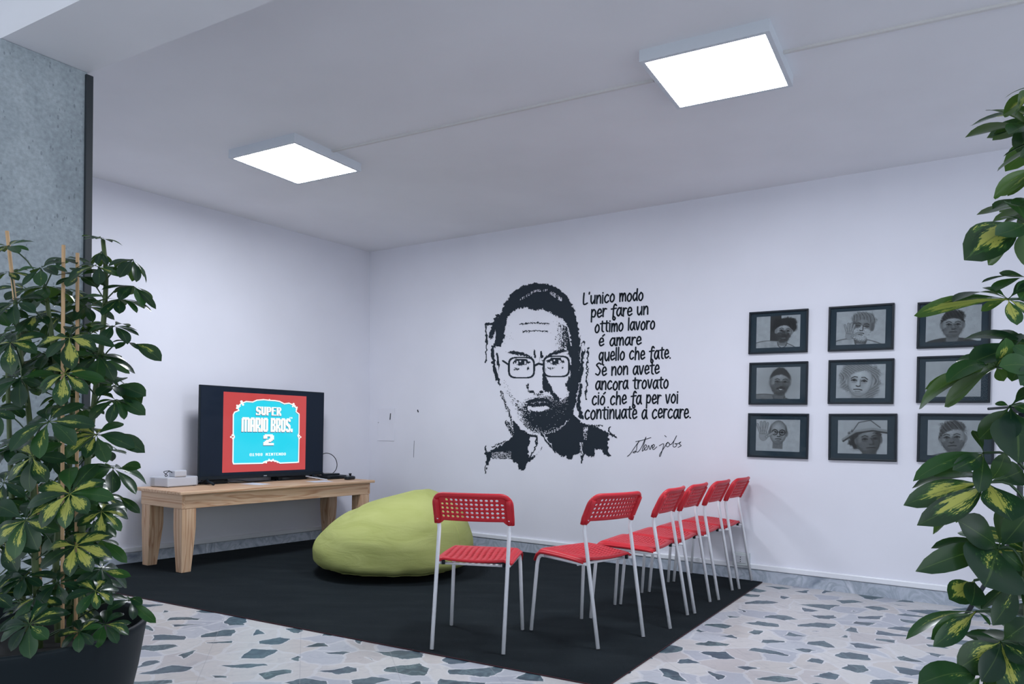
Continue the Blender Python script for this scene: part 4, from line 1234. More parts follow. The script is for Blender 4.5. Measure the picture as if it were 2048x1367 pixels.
        d = line_dist(gx, gy, [(.3, .35), (.72, .05), (.95, -.1)]); T = put(T, sm(d - .11, .05), .66); T = put(T, sm(np.abs(d - .115) - .015, .04) * .8, .3)
        T = put(T, sm(np.abs(np.hypot(gx / .42, (gy - .25) / .5) - 1) - .03, .06) * .5, .35)
    if k.get('empty'): T = 0.78 + .05 * (n2 - .5) - 0.10 * sm(ell(.2, .3, 1.2, 1.1), .8)
    T = T + .06 * (hatch - .5)
    return np.clip(T, .03, .95)
PICS = [
 dict(name='framed drawing of a bearded man with bushy dark hair, upper left of the nine', p=dict(c=(.86, .48, .34, .12), back=[(.30, -.50, .85, .75), (-.55, -.40, .6, .7)], hair=.10, panel=[(.43, .78, .22)], beard=.85, long=.06, moust=1, bv=.18, shirt=.74, sx=-.7, turn=.12, line=-.5)),
 dict(name='framed drawing of a white-bearded man resting his head on his hand, upper middle', p=dict(c=(.74, .46, .38, .14), hair=.48, back=[(0, -.35, .9, .75)], beard=.9, bv=.82, long=.12, shirt=.78, closed=1, turn=-.1, skin=.55, hand=(-.86, .62, .72))),
 dict(name='framed drawing of a dark-haired man in a dark shirt, upper right under leaves', p=dict(c=(.66, .52, .37, .02), hair=.14, back=[(.1, -.62, .72, .5)], beard=.45, shirt=.22, turn=.1, skin=.66, line=-.48)),
 dict(name='framed drawing of a smiling goateed man in a suit, middle of the left column', p=dict(c=(.74, .46, .41, .06), hair=.16, halo=.62, beard=.5, moust=1, bv=.14, shirt=.5, sx=-.9, smile=1, turn=.16, skin=.60, line=-.55)),
 dict(name='framed drawing of a woman with loose wavy hair, centre of the nine', p=dict(c=(.66, .48, .47, .10), hair=.55, back=[(-.45, -.2, .75, 1.0), (.6, .1, .6, 1.1), (0, -.5, .95, .7)], shirt=None, turn=-.08, skin=.82, line=-.62, part=.25, brow=1)),
 dict(name='framed pale picture mostly hidden by leaves, middle of the right column', p=dict(c=(.7, .5, .3, 0), empty=1)),
 dict(name='framed drawing of a bald man in round glasses raising one hand, lower left', p=dict(c=(.69, .40, .37, .04), bald=1, spect=1, shirt=None, turn=.06, skin=.66, hand=(-1.22, .12, .9))),
 dict(name='framed drawing of a man in a pale brimmed hat and dark coat, lower middle', p=dict(c=(.84, .56, .46, -.06), hair=.12, back=[(-.8, .05, .35, .6)], hat=1, beard=.35, shirt=.14, sx=-.3, turn=.22, skin=.54, line=-.45)),
 dict(name='framed drawing of a man with short swept hair and light beard, lower right behind leaves', p=dict(c=(.62, .48, .42, -.08), hair=.28, back=[(0, -.6, .74, .52)], beard=.5, shirt=.7, turn=-.1, skin=.68, line=-.5, part=.2))]
GRID = [(4.096, 1.838, .420, .312, .003), (4.650, 1.834, .416, .314, .004), (5.202, 1.825, .414, .306, .004),
        (4.102, 1.462, .417, .311, .003), (4.655, 1.463, .416, .308, .003), (5.205, 1.467, .415, .307, .002),
        (4.106, 1.080, .431, .325, .003), (4.672, 1.080, .432, .325, -.003), (5.223, 1.084, .431, .321, .002)]
def picture(spec, g, seed):
    s, z, fw, fh, rot = g
    t = thing('picture_frame', spec['name'], 'framed picture', M=frame_M(wallR(s, z, 0.0), E_R, (0, 0, 1)) @ Matrix.Rotation(-rot * 2, 4, 'Z'), group='framed pencil drawings on the right wall')
    # local: x along the wall, y up, z out of the wall
    a, b, m = fw / 2, fh / 2, 0.013
    fr = MB()
    for lo, hi in (((-a, -b, 0.001), (a, -b + m, 0.020)), ((-a, b - m, 0.001), (a, b, 0.020)), ((-a, -b + m, 0.001), (-a + m, b - m, 0.020)), ((a - m, -b + m, 0.001), (a, b - m, 0.020))): fr.box(lo, hi)
    fr.build('frame_moulding', M_FRAME, t, bevel=0.002)
    iw, ih = 0.311 / 2, 0.231 / 2
    MB().box((-a + m, -b + m, 0.004), (a - m, b - m, 0.008)).build('mount_board', M_MAT, t)
    T = portrait(spec['p'], seed)
    vs = []; fs = []
    for j in range(AH):
        for i in range(AW): vs.append((-iw + 2 * iw * i / (AW - 1), ih - 2 * ih * j / (AH - 1) + 0.002, 0.0090))
    for j in range(AH - 1):
        for i in range(AW - 1): fs.append((j*AW+i, (j+1)*AW+i, (j+1)*AW+i+1, j*AW+i+1))
    d = MB().add(vs, fs).build('drawing', M_ART, t)
    at = d.data.color_attributes.new('tone', 'FLOAT_COLOR', 'POINT')
    L = (T.ravel() ** 2.1) * 0.47 + 0.010
    buf = np.ones((L.size, 4)); buf[:, 0] = L * 0.86; buf[:, 1] = L * 0.97; buf[:, 2] = L * 1.06
    at.data.foreach_set('color', buf.ravel())
    MB().box((-a + m, -b + m, 0.0115), (a - m, b - m, 0.0135)).build('glass_pane', M_PANE, t)
for i, (sp, g) in enumerate(zip(PICS, GRID)): picture(sp, g, i + 1)

# ------------------------------------------------------------------ wall socket and blank cover
def socket():
    t = thing('wall_socket', 'white wall socket above the skirting behind the last red chair', 'socket', M=frame_M(wallR(3.862, 0.158, 0.0), E_R, (0, 0, 1)))
    MB().box((-0.062, -0.047, 0.0), (0.062, 0.047, 0.042)).build('back_box', mat('pale_plastic_box', (0.55, 0.60, 0.63, 1), 0.4), t, bevel=0.004)
    MB().box((-0.046, -0.030, 0.042), (0.040, 0.026, 0.047)).build('socket_plate', M_WPLA, t, bevel=0.002)
    for y in (-0.016, 0.0, 0.016): MB().tube([(0.0, y - .002, 0.0465), (0.0, y - .002, 0.0480)], 0.0036, 10).build('contact_hole', M_BPLA, t)
    for x, y in ((-0.053, 0.038), (0.053, 0.038)): MB().tube([(x, y, 0.041), (x, y, 0.0435)], 0.004, 8).build('screw', M_BPLA, t)
socket()
def cover():
    t = thing('blank_cover', 'white painted cover plate on the right wall close to the corner', 'cover plate', M=frame_M(wallR(0.225, 1.12, 0.0), E_R, (0, 0, 1)))
    MB().box((-0.115, -0.165, 0.0), (0.115, 0.165, 0.006)).build('plate', M_WALL, t, bevel=0.002)
    MB().tube([(-0.105, 0.02, 0.005), (-0.105, 0.02, 0.009)], 0.006, 8).build('screw', M_GPLA, t)
cover()
def scuffs():
    lab = ['small dark scratch mark on the wall over the cover plate by the corner', 'small dark nail hole on the wall between the corner and the portrait', 'thin grey vertical scratch on the wall above the beanbag']
    for lb, pts, wd in zip(lab, ([(782, 827), (781, 838)], [(835.5, 820), (836.5, 823)], [(828.5, 881), (827.5, 914)]), (0.012, 0.014, 0.004)):
        mb = MB(); P = [trace_R(*p) for p in pts]
        off = 0.0075 if pts[0][0] < 800 else 0.0015
        ribbon(mb, P, wd, lambda a, b: wallR(a, b, off))
        tag(mb.build('wall_mark', M_INK), lb, 'wall mark', 'marks on the wall near the corner')
scuffs()

# ------------------------------------------------------------------ black tripod behind the right-hand plant
def tripod():
    base = Vector((3.02, 4.45, 0))
    t = thing('tripod', 'black tripod standing by the wall behind the right-hand plant', 'tripod', base)
    MB().tube([(0, 0, 0.30), (0, 0, 1.24)], 0.016, 12).build('center_column', M_BLACK, t)
    foot = [(-0.255, 0.10, 0.0), (0.25, 0.10, 0.0), (0.0, -0.30, 0.0)]
    for k, f in enumerate(foot):
        topp = Vector((f[0] * 0.07, f[1] * 0.07, 0.52))
        L = MB().tube([Vector(f), topp], 0.013, 10).build('leg', M_BLACK, t)
        if k == 0:
            mb = MB(); A, B = topp, Vector(f); d = (B - A).normalized(); view = Vector((0.55, -0.8, 0.2)); up = (view - d * view.dot(d)).normalized(); side = d.cross(up)
            q = word({**SM, 'F': ["######.", "##.....", "##.....", "#####..", "##.....", "##.....", "##....."], 'R': ["#####..", "##..##.", "##..##.", "#####..", "####...", "##.##..", "##..##."]}, 'FROTTO', 0, 0.16, 0, 0.018, 1.2)
            o = B - d * (0.345)
            for x0, y0, x1, y1 in q:
                P = lambda x, y: o - d * 0.0 + (-d) * (x) + up * 0.0136 + side * (0.009 - y)
                mb.add([P(x0, y1), P(x1, y1), P(x1, y0), P(x0, y0)], [(0, 1, 2, 3)])
            lo = mb.build('printed_letters', M_WPLA, L); lo['label'] = 'white printed letters'
    MB().box((-0.035, -0.035, 1.24), (0.035, 0.035, 1.30)).build('head', M_BLACK, t, bevel=0.006)
    MB().tube([(-0.02, 0, 1.28), (-0.21, -0.02, 1.262)], 0.008, 8).build('pan_handle', M_BLACK, t)
tripod()
# ------------------------------------------------------------------ umbrella plants
def leaf_mat():
    m = mat('variegated_leaf', None, 0.26, spec=0.45); t = NT(m)
    uv = t.n('ShaderNodeUVMap'); uv.uv_map = 'leaf'
    sp = t.n('ShaderNodeSeparateXYZ'); t.l(uv.outputs[0], sp.inputs[0])
    at = t.n('ShaderNodeAttribute'); at.attribute_name = 'leaf_rand'
    sc = t.n('ShaderNodeSeparateColor'); t.l(at.outputs['Color'], sc.inputs[0])
    # noise stretched along the blade, shifted for each leaflet
    cb = t.n('ShaderNodeCombineXYZ')
    t.l(t.math('MULTIPLY', sp.outputs[0], 2.4), cb.inputs[0]); t.l(t.math('MULTIPLY', sp.outputs[1], 4.5), cb.inputs[1]); t.l(t.math('MULTIPLY', sc.outputs[0], 40.0), cb.inputs[2])
    n = t.n('ShaderNodeTexNoise'); n.inputs['Scale'].default_value = 1.5; n.inputs['Detail'].default_value = 5; n.inputs['Roughness'].default_value = 0.7
    t.l(cb.outputs[0], n.inputs['Vector'])
    n5 = t.n('ShaderNodeTexNoise'); n5.inputs['Scale'].default_value = 6.5; n5.inputs['Detail'].default_value = 3
    t.l(cb.outputs[0], n5.inputs['Vector'])
    nsum = t.math('ADD', n.outputs[0], t.math('MULTIPLY', t.math('SUBTRACT', n5.outputs[0], 0.5), 0.45))
    av = t.math('ABSOLUTE', t.math('SUBTRACT', sp.outputs[1], t.math('ADD', 0.42, t.math('MULTIPLY', sc.outputs[0], 0.16))))
    field = t.math('SUBTRACT', t.math('ADD', t.math('MULTIPLY', nsum, 1.15), t.math('SUBTRACT', t.math('MULTIPLY', sc.outputs[1], 0.62), 0.24)), t.math('MULTIPLY', av, 0.95))
    field = t.math('SUBTRACT', field, t.math('MULTIPLY', t.math('MAXIMUM', t.math('SUBTRACT', sp.outputs[0], 0.62), 0.0), 1.5))
    ye = t.ramp(field, [(0.50, (0, 0, 0)), (0.53, (1, 1, 1))])
    lg = t.ramp(field, [(0.36, (0, 0, 0)), (0.48, (1, 1, 1))])
    dark = t.ramp(sc.outputs[2], [(0.0, (0.007, 0.028, 0.017)), (0.55, (0.011, 0.045, 0.024)), (1.0, (0.024, 0.088, 0.026))])
    c = t.mix(t.math('MULTIPLY', lg.outputs[0], 0.62), dark.outputs[0], (0.05, 0.15, 0.035, 1))
    c = t.mix(ye.outputs[0], c, (0.46, 0.47, 0.105, 1))
    mid = t.math('LESS_THAN', t.math('ABSOLUTE', t.math('SUBTRACT', sp.outputs[1], 0.5)), 0.018)
    c = t.mix(t.math('MULTIPLY', mid, 0.5), c, (0.10, 0.17, 0.05, 1))
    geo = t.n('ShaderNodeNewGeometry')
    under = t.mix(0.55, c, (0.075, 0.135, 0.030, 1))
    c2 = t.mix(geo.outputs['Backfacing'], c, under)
    t.l(c2, t.b.inputs['Base Color'])
    out = [x for x in t.t.nodes if x.type == 'OUTPUT_MATERIAL'][0]
    tr = t.n('ShaderNodeBsdfTranslucent'); mx = t.n('ShaderNodeMixShader'); mx.inputs[0].default_value = 0.30
    t.l(t.mix(0.5, c, (0.14, 0.26, 0.03, 1)), tr.inputs['Color'])
    t.l(t.b.outputs[0], mx.inputs[1]); t.l(tr.outputs[0], mx.inputs[2]); t.l(mx.outputs[0], out.inputs['Surface'])
    return m
M_LEAF = leaf_mat()
M_STEM = mat('green_stem', (0.05, 0.085, 0.022, 1), 0.55); M_PET = mat('dark_green_petiole', (0.022, 0.055, 0.022, 1), 0.5)
M_CANE = mat('bamboo_cane', srgb(200, 164, 124), 0.6); M_SOIL = mat('dark_soil', srgb(32, 32, 34), 0.95)
M_POT = mat('charcoal_planter', srgb(25, 33, 38), 0.5, spec=0.15)

class Foliage:
    def __init__(s, seed): s.v = []; s.f = []; s.uv = []; s.rn = []; s.r = random.Random(seed)
    def leaflet(s, B, T, N, wr=0.40, droop=0.12, var=None, fold=0.16, stalk=0.14):
        B, T, N = Vector(B), Vector(T), Vector(N)
        ax = T - B; L = ax.length
        if L < 1e-4: return
        d = ax / L; n = (N - d * N.dot(d))
        if n.length < 1e-3: n = Vector((0, 0, 1)) - d * d.z
        n.normalize(); sd = d.cross(n)
        if var is None: var = s.r.choice((0, 0, 0, 0, 0.1, 0.3, 0.55))
        rc = (s.r.random(), var, s.r.random())
        NS, NC = 11, 5
        o = len(s.v); wmax = wr * L / 2
        curl = s.r.uniform(-.04, .04); wav = s.r.uniform(0, 6.3)
        for i in range(NS):
            u = i / (NS - 1)
            if u < stalk: wd = 0.012 * L
            else:
                q = (u - stalk) / (1 - stalk)
                wd = wmax * (max(0.0, math.sin(math.pi * q ** 1.32)) ** 0.62) if q < 0.999 else 0.0
                wd = max(wd, 0.010 * L if i < NS - 1 else 0.002 * L)
            bend = 4 * u * (1 - u) * droop * L
            ctr = B + ax * u + n * bend + sd * (curl * L * math.sin(math.pi * u))
            for k in range(NC):
                a = (k / (NC - 1)) * 2 - 1
                z = fold * wd * (a * a) * 1.0 + 0.05 * wd * math.sin(6 * u + wav + a * 2)
                s.v.append(ctr + sd * (a * wd) + n * z)
                s.uv.append((u, a * 0.5 + 0.5)); s.rn.append(rc)
        for i in range(NS - 1):
            for k in range(NC - 1):
                s.f.append((o+i*NC+k, o+i*NC+k+1, o+(i+1)*NC+k+1, o+(i+1)*NC+k))
    def whorl(s, C, axis, n=8, L=0.11, droop=-0.25, wr=0.44, var=None, arc=(0, 360), spread=0.22):
        """leaflets radiating round an axis; droop = slope of the blades below the plane"""
        C, A = Vector(C), Vector(axis).normalized()
        x = A.cross(Vector((0.3, 0.9, 0.1))); x.normalize(); y = A.cross(x)
        ph = s.r.uniform(0, 360 / n)
        for k in range(n):
            a = math.radians(arc[0] + ph + (arc[1] - arc[0]) * k / n + s.r.uniform(-8, 8))
            rad = x * math.cos(a) + y * math.sin(a)
            el = droop + s.r.uniform(-spread, spread)
            dr = rad * math.cos(el) + A * math.sin(el)
            LL = L * s.r.uniform(0.78, 1.12)
            s.leaflet(C, C + dr * LL, A * math.cos(el) - rad * math.sin(el), wr * s.r.uniform(.88, 1.1), s.r.uniform(0.04, 0.13), (var if s.r.random() < .45 else 0.0) if var is not None else None)
    def build(s, name, parent):
        me = bpy.data.meshes.new(name); me.from_pydata([tuple(p) for p in s.v], [], s.f); me.materials.append(M_LEAF)
        uvl = me.uv_layers.new(name='leaf')
        idx = np.zeros(len(me.loops), int); me.loops.foreach_get('vertex_index', idx)
        uvl.data.foreach_set('uv', np.array(s.uv, float)[idx].ravel())
        ca = me.color_attributes.new('leaf_rand', 'FLOAT_COLOR', 'POINT')
        b = np.ones((len(s.v), 4)); b[:, :3] = np.array(s.rn); ca.data.foreach_set('color', b.ravel())
        me.polygons.foreach_set('use_smooth', [True] * len(me.polygons))
        o = bpy.data.objects.new(name, me); COL.objects.link(o); o.parent = parent
        return o
def pot(parent, R, H, rim_name='pot'):
    prof = [(0.0, 0.0), (R * 0.70, 0.0), (R * 0.74, 0.012), (R * 0.84, H * 0.35), (R * 0.93, H * 0.68), (R * 0.985, H * 0.95), (R, H - 0.008), (R * 0.995, H), (R * 0.965, H), (R * 0.955, H - 0.012), (R * 0.92, H * 0.80)]
    MB().lathe(prof, 64).build('pot', M_POT, parent)
    MB().lathe([(R * 0.935, H * 0.86), (R * 0.6, H * 0.885), (R * 0.3, H * 0.90), (0.0, H * 0.895)], 40).build('soil', M_SOIL, parent)
def petiole(par, C, S_, r=0.0022):
    C, S_ = Vector(C), Vector(S_); m = (C + S_) / 2 + Vector((0, 0, 0.02))
    MB().tube(smooth_path([S_, m, C], 3), r, 5, cap=False).build('leaf_stalk', M_PET, par)

PL = Vector((-1.50, 2.28, 0))
def left_plant():
    R, H = 0.365, 0.47
    t = thing('umbrella_plant', 'tall variegated umbrella plant in a wide charcoal planter at the left, before the concrete pillar', 'plant', PL)
    pot(t, R, H)
    fo = Foliage(11); pe = t
    D0 = PL.y
    # main stems: polylines in plan and height, local to the planter
    stems_px = [[(118, 1262, 0.0), (112, 1130, 0.0), (122, 960, .02), (118, 800, .05), (102, 660, .0), (90, 575, .0)],
                [(80, 1262, -.06), (70, 1120, -.08), (66, 960, -.05), (58, 830, -.02), (40, 700, .02), (30, 600, .03)],
                [(150, 1258, .06), (160, 1120, .05), (172, 960, .03), (190, 790, .02), (203, 690, .0), (212, 560, .0), (206, 480, .02)],
                [(140, 1262, .12), (136, 1080, .12), (140, 900, .12), (150, 740, .1), (158, 620, .1)],
                [(60, 1265, .10), (30, 1100, .12), (20, 900, .14), (15, 740, .14)]]
    ST = []
    for sp in stems_px:
        P = [at_y(u, v, D0 + dy) - PL for u, v, dy in sp]
        P[0].z = H * 0.87
        q = [Vector(p) for p in smooth_path(P, 6)]; ST.append(q)
        MB().tube(q, 0.009, 8, rs=[0.0105 - 0.0045 * i / len(q) for i in range(len(q))]).build('stem', M_STEM, t)
    def nearest(C, low=0.05):
        best = None
        for q in ST:
            for p in q:
                d = (p - C).length + (3 * max(0, p.z - (C.z - low)))
                if best is None or d < best[0]: best = (d, p)
        return best[1]
    def W(u, v, dy, L, tilt, n=8, droop=-0.28, var=None, wr=0.44, pet=True, **kw):
        """tilt = (to the right, toward the viewer) lean of the whorl's axis"""
        C = at_y(u, v, D0 + dy) - PL
        fo.whorl(C, (tilt[0], -tilt[1], 1.0), n, L, droop, wr, var, **kw)
        if pet: petiole(pe, C, nearest(C))
    # the whorls that can be made out one by one
    W(17, 492, -.02, .075, (-.1, .5), 8, -.2, .4); W(81, 537, -.08, .082, (0, .7), 8, -.3, .15); W(130, 516, .05, .075, (.1, .4), 7)
    W(157, 552, -.04, .085, (.2, .5), 7, -.2, .35); W(33, 604, -.10, .085, (-.1, .8), 8, -.3, .2); W(74, 631, -.0, .085, (.0, .5), 8, -.3)
    W(172, 612, .06, .08, (.2, .6), 7); W(139, 675, -.18, .105, (.1, .75), 8, -.35, .75); W(18, 545, .05, .07, (-.2, .4), 7)
    W(203, 478, .02, .058, (.05, .12), 7, -.12); W(202, 503, .0, .05, (0, .1), 7, -.95); W(196, 533, -.05, .085, (.1, .5), 7, -.3, .4)
    W(266, 519, -.02, .080, (.35, .15), 8, -.75, .35, wr=.42); W(268, 573, .0, .085, (.4, .1), 7, -.5, .1); W(239, 597, -.02, .085, (.1, .2), 8, -.5, .15)
    W(228, 652, -.04, .085, (.2, .3), 8, -.35, .1); W(21, 685, -.14, .095, (-.2, .9), 8, -.3, .5); W(130, 746, -.20, .10, (.1, .9), 8, -.3, .65)
    W(40, 757, -.14, .09, (0, 1.0), 7, -.25, .15); W(98, 843, -.24, .112, (0, 1.1), 9, -.18, .35); W(193, 869, -.16, .105, (.25, .7), 9, -.3, .55)
    W(255, 684, -.02, .055, (.3, .3), 5, -.2, .1); W(199, 711, -.06, .098, (.2, .6), 8, -.4, 0.1); W(230, 771, -.03, .085, (.3, .3), 7, -.1, 0.)
    W(232, 800, -.07, .085, (.35, .4), 8, -.5, .2); W(65, 913, -.22, .10, (-.1, 1.2), 8, -.25, .55); W(140, 987, -.26, .108, (.05, 1.1), 9, -.2, .75)
    W(51, 1040, -.26, .108, (0, 1.2), 9, -.22, .5); W(151, 1091, -.20, .10, (.1, .9), 8, -.4, .8); W(203, 1022, -.10, .095, (.5, .7), 8, -.4, .6)
    W(206, 990, -.02, .09, (.5, .3), 7, -.2, .3); W(226, 935, -.08, .10, (.6, .3), 8, -.45, .1); W(50, 1153, -.12, .085, (-.1, .6), 7, -.4, .3)
    W(71, 1194, -.14, .085, (0, .5), 7, -.5, .6); W(191, 1181, -.12, .075, (.4, .6), 7, -.3, .6); W(203, 1136, -.05, .092, (.5, .4), 8, -.5, .3)
    W(261, 1200, -.02, .070, (.5, .1), 6, -.35, .0); W(59, 1248, -.25, .098, (0, .8), 9, -.2, .35); W(210, 1248, -.10, .078, (.2, .5), 9, -.2, .45); W(160, 1262, -.18, .065, (.1, .7), 7, -.3, .5)
    W(10, 1085, -.16, .10, (-.2, .9), 8, -.3, .5); W(8, 965, -.1, .10, (-.2, .8), 8, -.3, .3); W(-10, 620, -.05, .09, (-.2, .5), 8, -.3, .4); W(-12, 820, -.1, .095, (-.2, .8), 8, -.3, .2)
    W(-15, 1190, -.15, .10, (-.2, .8), 8, -.3, .3); W(115, 1165, -.1, .085, (0, .8), 7, -.4, .1); W(105, 910, .02, .09, (.1, .6), 8, -.3, 0.); W(90, 720, .03, .09, (0, .5), 8, -.3, 0.)
    # long outer leaflets against the white wall
    def one(b, tp, dy, N=(0.1, -.75, .6), wr=.34, droop=.08, var=0.1):
        fo.leaflet(at_y(*b, D0 + dy) - PL, at_y(*tp, D0 + dy - .02) - PL, N, wr, droop, var)
    one((262, 686), (323, 722), -.02, wr=.40, var=.3); one((268, 573), (312, 618), 0, wr=.22); one((232, 770), (292, 792), -.03, wr=.52, var=0.); one((232, 772), (284, 806), -.03, wr=.5, var=0.)
    one((240, 935), (282, 935), -.06, wr=.5); one((236, 990), (280, 1026), -.04, wr=.3, var=.2); one((255, 1192), (312, 1245), -.02, wr=.26, droop=-.05); one((258, 1195), (285, 1208), -.02, wr=.5); one((232, 798), (291, 830), -.05, wr=.4, var=.1)
    one((206, 1140), (262, 1152), -.06, wr=.3, var=.5); one((200, 1080), (254, 1125), -.03, wr=.3, var=.1); one((210, 870), (290, 905), -.12, wr=.36, var=.5)
    # the inner mass of leaves
    rr = random.Random(21)
    for k in range(84):
        v = rr.uniform(560, 1225); half = 90 if v < 620 else 112
        u = 100 + rr.uniform(-1, 1) * half
        if v > 1100: u = min(u, 185)
        W(u, v, rr.uniform(.0, .24), rr.uniform(.075, .10), (rr.uniform(-.4, .4), rr.uniform(-.1, .8)), 7, -.35, rr.choice((0, 0, .1, .3)), pet=(k % 2 == 0))
    fo.build('foliage', t)
    for pts in ([(14, 462, .06), (46, 740, .05), (64, 880, .04), (76, 1045, .03), (84, 1255, .02)], [(127, 490, -.03), (125, 850, -.03), (126, 1255, -.04)], [(155, 506, .04), (154, 860, .04), (152, 1250, .04)]):
        P = [at_y(u, v, D0 + dy) - PL for u, v, dy in pts]; P[-1].z = H * .86
        MB().tube([Vector(p) for p in smooth_path(P, 5)], 0.0055, 8).build('cane', M_CANE, t)
left_plant()

PR = Vector((0.945, 1.30, 0))
def right_plant():
    R, H = 0.26, 0.42
    t = thing('umbrella_plant', 'glossy variegated umbrella plant close to the camera at the right edge', 'plant', PR)
    pot(t, R, H)
    fo = Foliage(5); pe = t; D0 = 1.30
    ST = []
    for sp in ([(2110, 1500, 0), (2100, 1200, 0), (2085, 900, .0), (2090, 600, .0), (2095, 250, 0.)], [(2080, 1500, -.05), (2062, 1280, -.05), (2058, 1100, -.04), (2070, 960, -.03)], [(2150, 1500, .06), (2160, 1000, .06), (2150, 500, .05), (2130, 200, .03)]):
        P = [at_y(u, v, D0 + dy) - PR for u, v, dy in sp]; P[0] = Vector((P[0].x * .5, P[0].y * .5, H * .88))
        q = [Vector(p) for p in smooth_path(P, 6)]; ST.append(q)
        MB().tube(q, 0.009, 8).build('stem', M_STEM, t)
    def nearest(C):
        best = None
        for q in ST:
            for p in q:
                d = (p - C).length + 3 * max(0, p.z - C.z + .03)
                if best is None or d < best[0]: best = (d, p)
        return best[1]
    UP = (0.05, -0.45, 0.9); FACE = (-0.1, -0.95, 0.4); EDGE = (-0.2, -0.25, 0.95); UND = (0.1, 0.75, 0.65)
    def cluster(c, dy, leaves):
        C = at_y(*c, D0 + dy) - PR
        petiole(pe, C, nearest(C), 0.0024)
        for tp, ddy, N, wr, dr, var in leaves:
            fo.leaflet(C, at_y(*tp, D0 + dy + ddy) - PR, N, wr, dr, var, stalk=.15)
    cluster((2078, 172), 0, [((2006, 230), -.02, UND, .30, .06, .3), ((2010, 196), .03, EDGE, .3, .1, 0), ((2035, 222), -.05, UND, .35, .08, .5), ((2110, 120), .02, UP, .4, .1, .1), ((2150, 190), 0, UP, .4, .1, .1)])
    cluster((2092, 285), .02, [((2040, 315), 0, FACE, .4, .1, 0), ((2110, 350), -.03, FACE, .4, .1, .2), ((2150, 270), 0, UP, .4, .1, .3)])
    cluster((2085, 330), 0, [((1987, 395), -.03, UND, .26, .08, .1), ((2002, 392), .02, UND, .28, .06, .3), ((2015, 392), .05, UND, .35, .04, .3), ((2060, 410), -.04, FACE, .4, .1, .2), ((2140, 330), 0, UP, .4, .1, .2)])
    cluster((2052, 448), -.02, [((1925, 487), -.02, UND, .22, .10, .55), ((1928, 520), -.05, FACE, .42, .06, .70), ((1976, 530), .0, UND, .40, .05, .25), ((2000, 436), .04, UP, .34, .12, 0), ((2020, 408), .08, FACE, .4, .1, 0), ((2060, 540), -.05, UND, .4, .05, .2), ((2120, 470), 0, UP, .4, .1, 0), ((1990, 470), -.07, FACE, .3, .04, 0)])
    cluster((2055, 555), .03, [((1963, 565), 0, EDGE, .28, .08, 0), ((1985, 585), -.03, EDGE, .35, .08, 0), ((1998, 545), .03, FACE, .35, .06, 0), ((2040, 600), -.05, FACE, .4, .08, 0), ((2120, 590), 0, UP, .4, .1, 0)])
    cluster((2016, 598), -.02, [((1828, 631), -.02, UND, .20, .07, .75), ((1868, 608), .0, UP, .22, .07, 0), ((1905, 604), -.05, EDGE, .28, .10, 0), ((1965, 575), .05, EDGE, .3, .1, 0), ((1962, 622), .03, UND, .45, .05, .3), ((2034, 650), -.03, FACE, .5, .06, .75), ((2062, 630), 0, FACE, .42, .06, .55), ((2080, 570), .03, UP, .4, .1, .1)])
    cluster((1992, 733), 0, [((1838, 818), -.03, UND, .26, .12, 0), ((1889, 813), -.01, UND, .36, .06, 0), ((1893, 765), -.06, UP, .28, .12, 0), ((1912, 722), .05, FACE, .42, .16, 0), ((1946, 692), .03, EDGE, .42, .12, 0), ((2012, 675), -.04, FACE, .5, .08, .45), ((2042, 666), .04, EDGE, .3, .06, 0), ((2008, 762), .02, UND, .5, .04, 0), ((1960, 745), -.04, UND, .4, .06, .0), ((1850, 778), .04, UND, .24, .10, .1)])
    cluster((2075, 735), -.05, [((1998, 732), -.03, FACE, .45, .08, 0), ((2025, 690), .02, FACE, .5, .06, 0), ((2040, 770), -.04, FACE, .45, .1, 0), ((2110, 690), 0, UP, .4, .1, 0)])
    cluster((2020, 812), -.02, [((1990, 806), .02, FACE, .5, .06, 0), ((1958, 878), -.02, FACE, .42, .06, 0), ((2072, 830), -.04, FACE, .50, .12, .1), ((2035, 925), -.08, FACE, .75, .04, .05), ((2010, 880), -.05, FACE, .4, .05, 0), ((2080, 780), .03, UP, .4, .1, 0)])
    cluster((1967, 905), -.03, [((1826, 962), -.02, UP, .26, .14, .1), ((1905, 940), -.04, FACE, .34, .10, .2), ((1945, 860), .03, FACE, .35, .08, 0), ((1958, 985), -.03, FACE, .40, .06, 0)])
    cluster((1976, 964), -.02, [((1807, 1010), -.02, FACE, .26, .06, .62), ((1824, 976), .02, UP, .25, .16, .0), ((1868, 952), -.03, UP, .32, .12, .0), ((1834, 1050), -.05, FACE, .26, .10, .70), ((1866, 1068), -.01, UND, .28, .08, .25), ((1912, 1045), .02, UND, .36, .06, .1), ((2024, 1042), -.08, FACE, .66, .06, .62), ((2045, 940), .02, FACE, .6, .1, 0), ((2010, 905), -.03, FACE, .5, .1, 0), ((2055, 980), .02, UP, .4, .1, 0)])
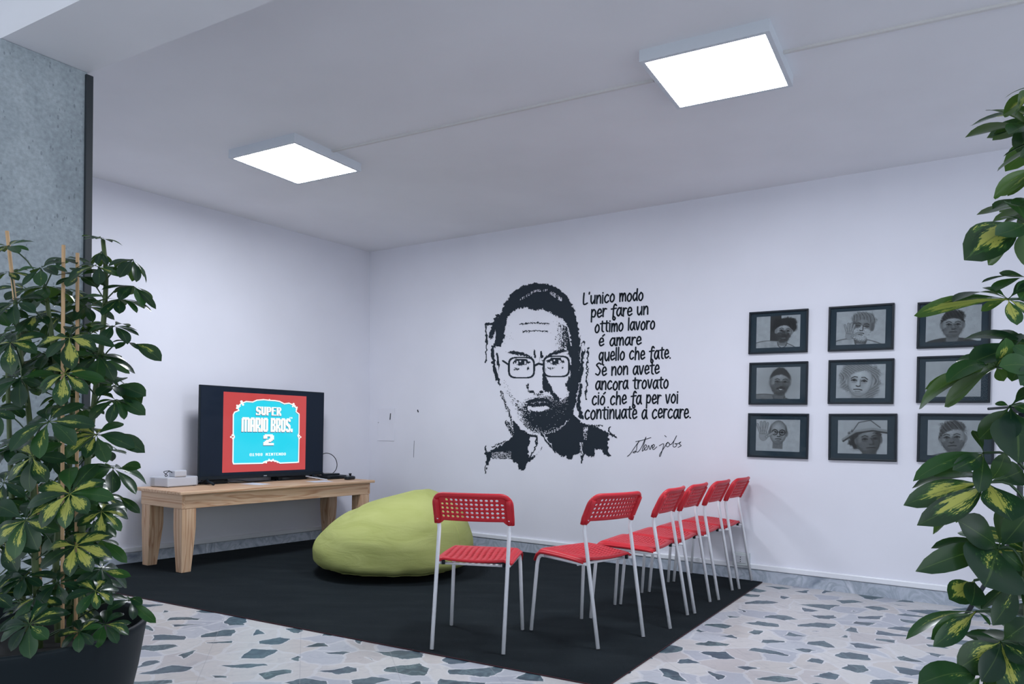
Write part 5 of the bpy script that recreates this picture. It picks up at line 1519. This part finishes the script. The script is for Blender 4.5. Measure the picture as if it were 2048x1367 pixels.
    cluster((1997, 1096), -.01, [((1831, 1142), -.04, FACE, .25, .14, 0), ((1862, 1096), .0, UP, .26, .12, 0), ((1915, 1040), -.04, FACE, .50, .07, 0), ((1968, 1172), -.09, FACE, .86, .04, .20), ((2052, 1140), -.03, FACE, .7, .06, 0), ((2060, 1020), -.04, FACE, .6, .08, 0), ((2010, 1010), .02, FACE, .45, .06, 0), ((2070, 1070), .0, UP, .4, .1, 0)])
    cluster((1952, 1222), -.02, [((1812, 1278), -.02, EDGE, .20, .10, .3), ((1862, 1278), -.04, FACE, .34, .08, 0), ((1866, 1292), -.06, FACE, .26, .06, .6), ((1900, 1250), .02, UP, .22, .1, .1), ((1980, 1250), -.03, UP, .25, .1, 0)])
    cluster((1948, 1160), -.03, [((1898, 1198), -.03, FACE, .62, .04, .72), ((1942, 1210), -.06, FACE, .5, .06, 0)])
    cluster((2030, 1160), -.04, [((1962, 1218), -.02, EDGE, .28, .06, .1), ((1985, 1250), -.05, FACE, .35, .08, .2), ((2060, 1220), 0, FACE, .4, .08, .3), ((2005, 1205), .03, UND, .4, .06, 0)])
    cluster((2002, 1282), -.03, [((1914, 1338), -.03, FACE, .52, .08, .45), ((1962, 1362), -.06, FACE, .40, .05, 0), ((1928, 1268), .02, UP, .3, .1, 0), ((1985, 1385), -.02, FACE, .45, .06, 0), ((2060, 1330), -.05, FACE, .7, .06, .2), ((2062, 1240), -.03, FACE, .75, .08, 0), ((2035, 1400), -.06, FACE, .6, .05, .5)])
    cluster((1962, 1352), -.05, [((1836, 1368), -.04, UP, .42, .14, 0), ((1900, 1410), -.05, FACE, .4, .08, .1), ((1990, 1420), -.04, FACE, .5, .06, .1)])
    rr = random.Random(3)
    for k in range(34):
        u, v = rr.uniform(2058, 2240), rr.uniform(180, 1420); dy = rr.uniform(-.05, .25)
        C = at_y(u, v, D0 + dy) - PR
        fo.whorl(C, (rr.uniform(-.3, .5), -rr.uniform(.1, .8), 1), 8, rr.uniform(.09, .125), -.3, .44, rr.choice((0, 0, .2, .5)))
        petiole(pe, C, nearest(C), 0.0024)
    fo.build('foliage', t)
right_plant()
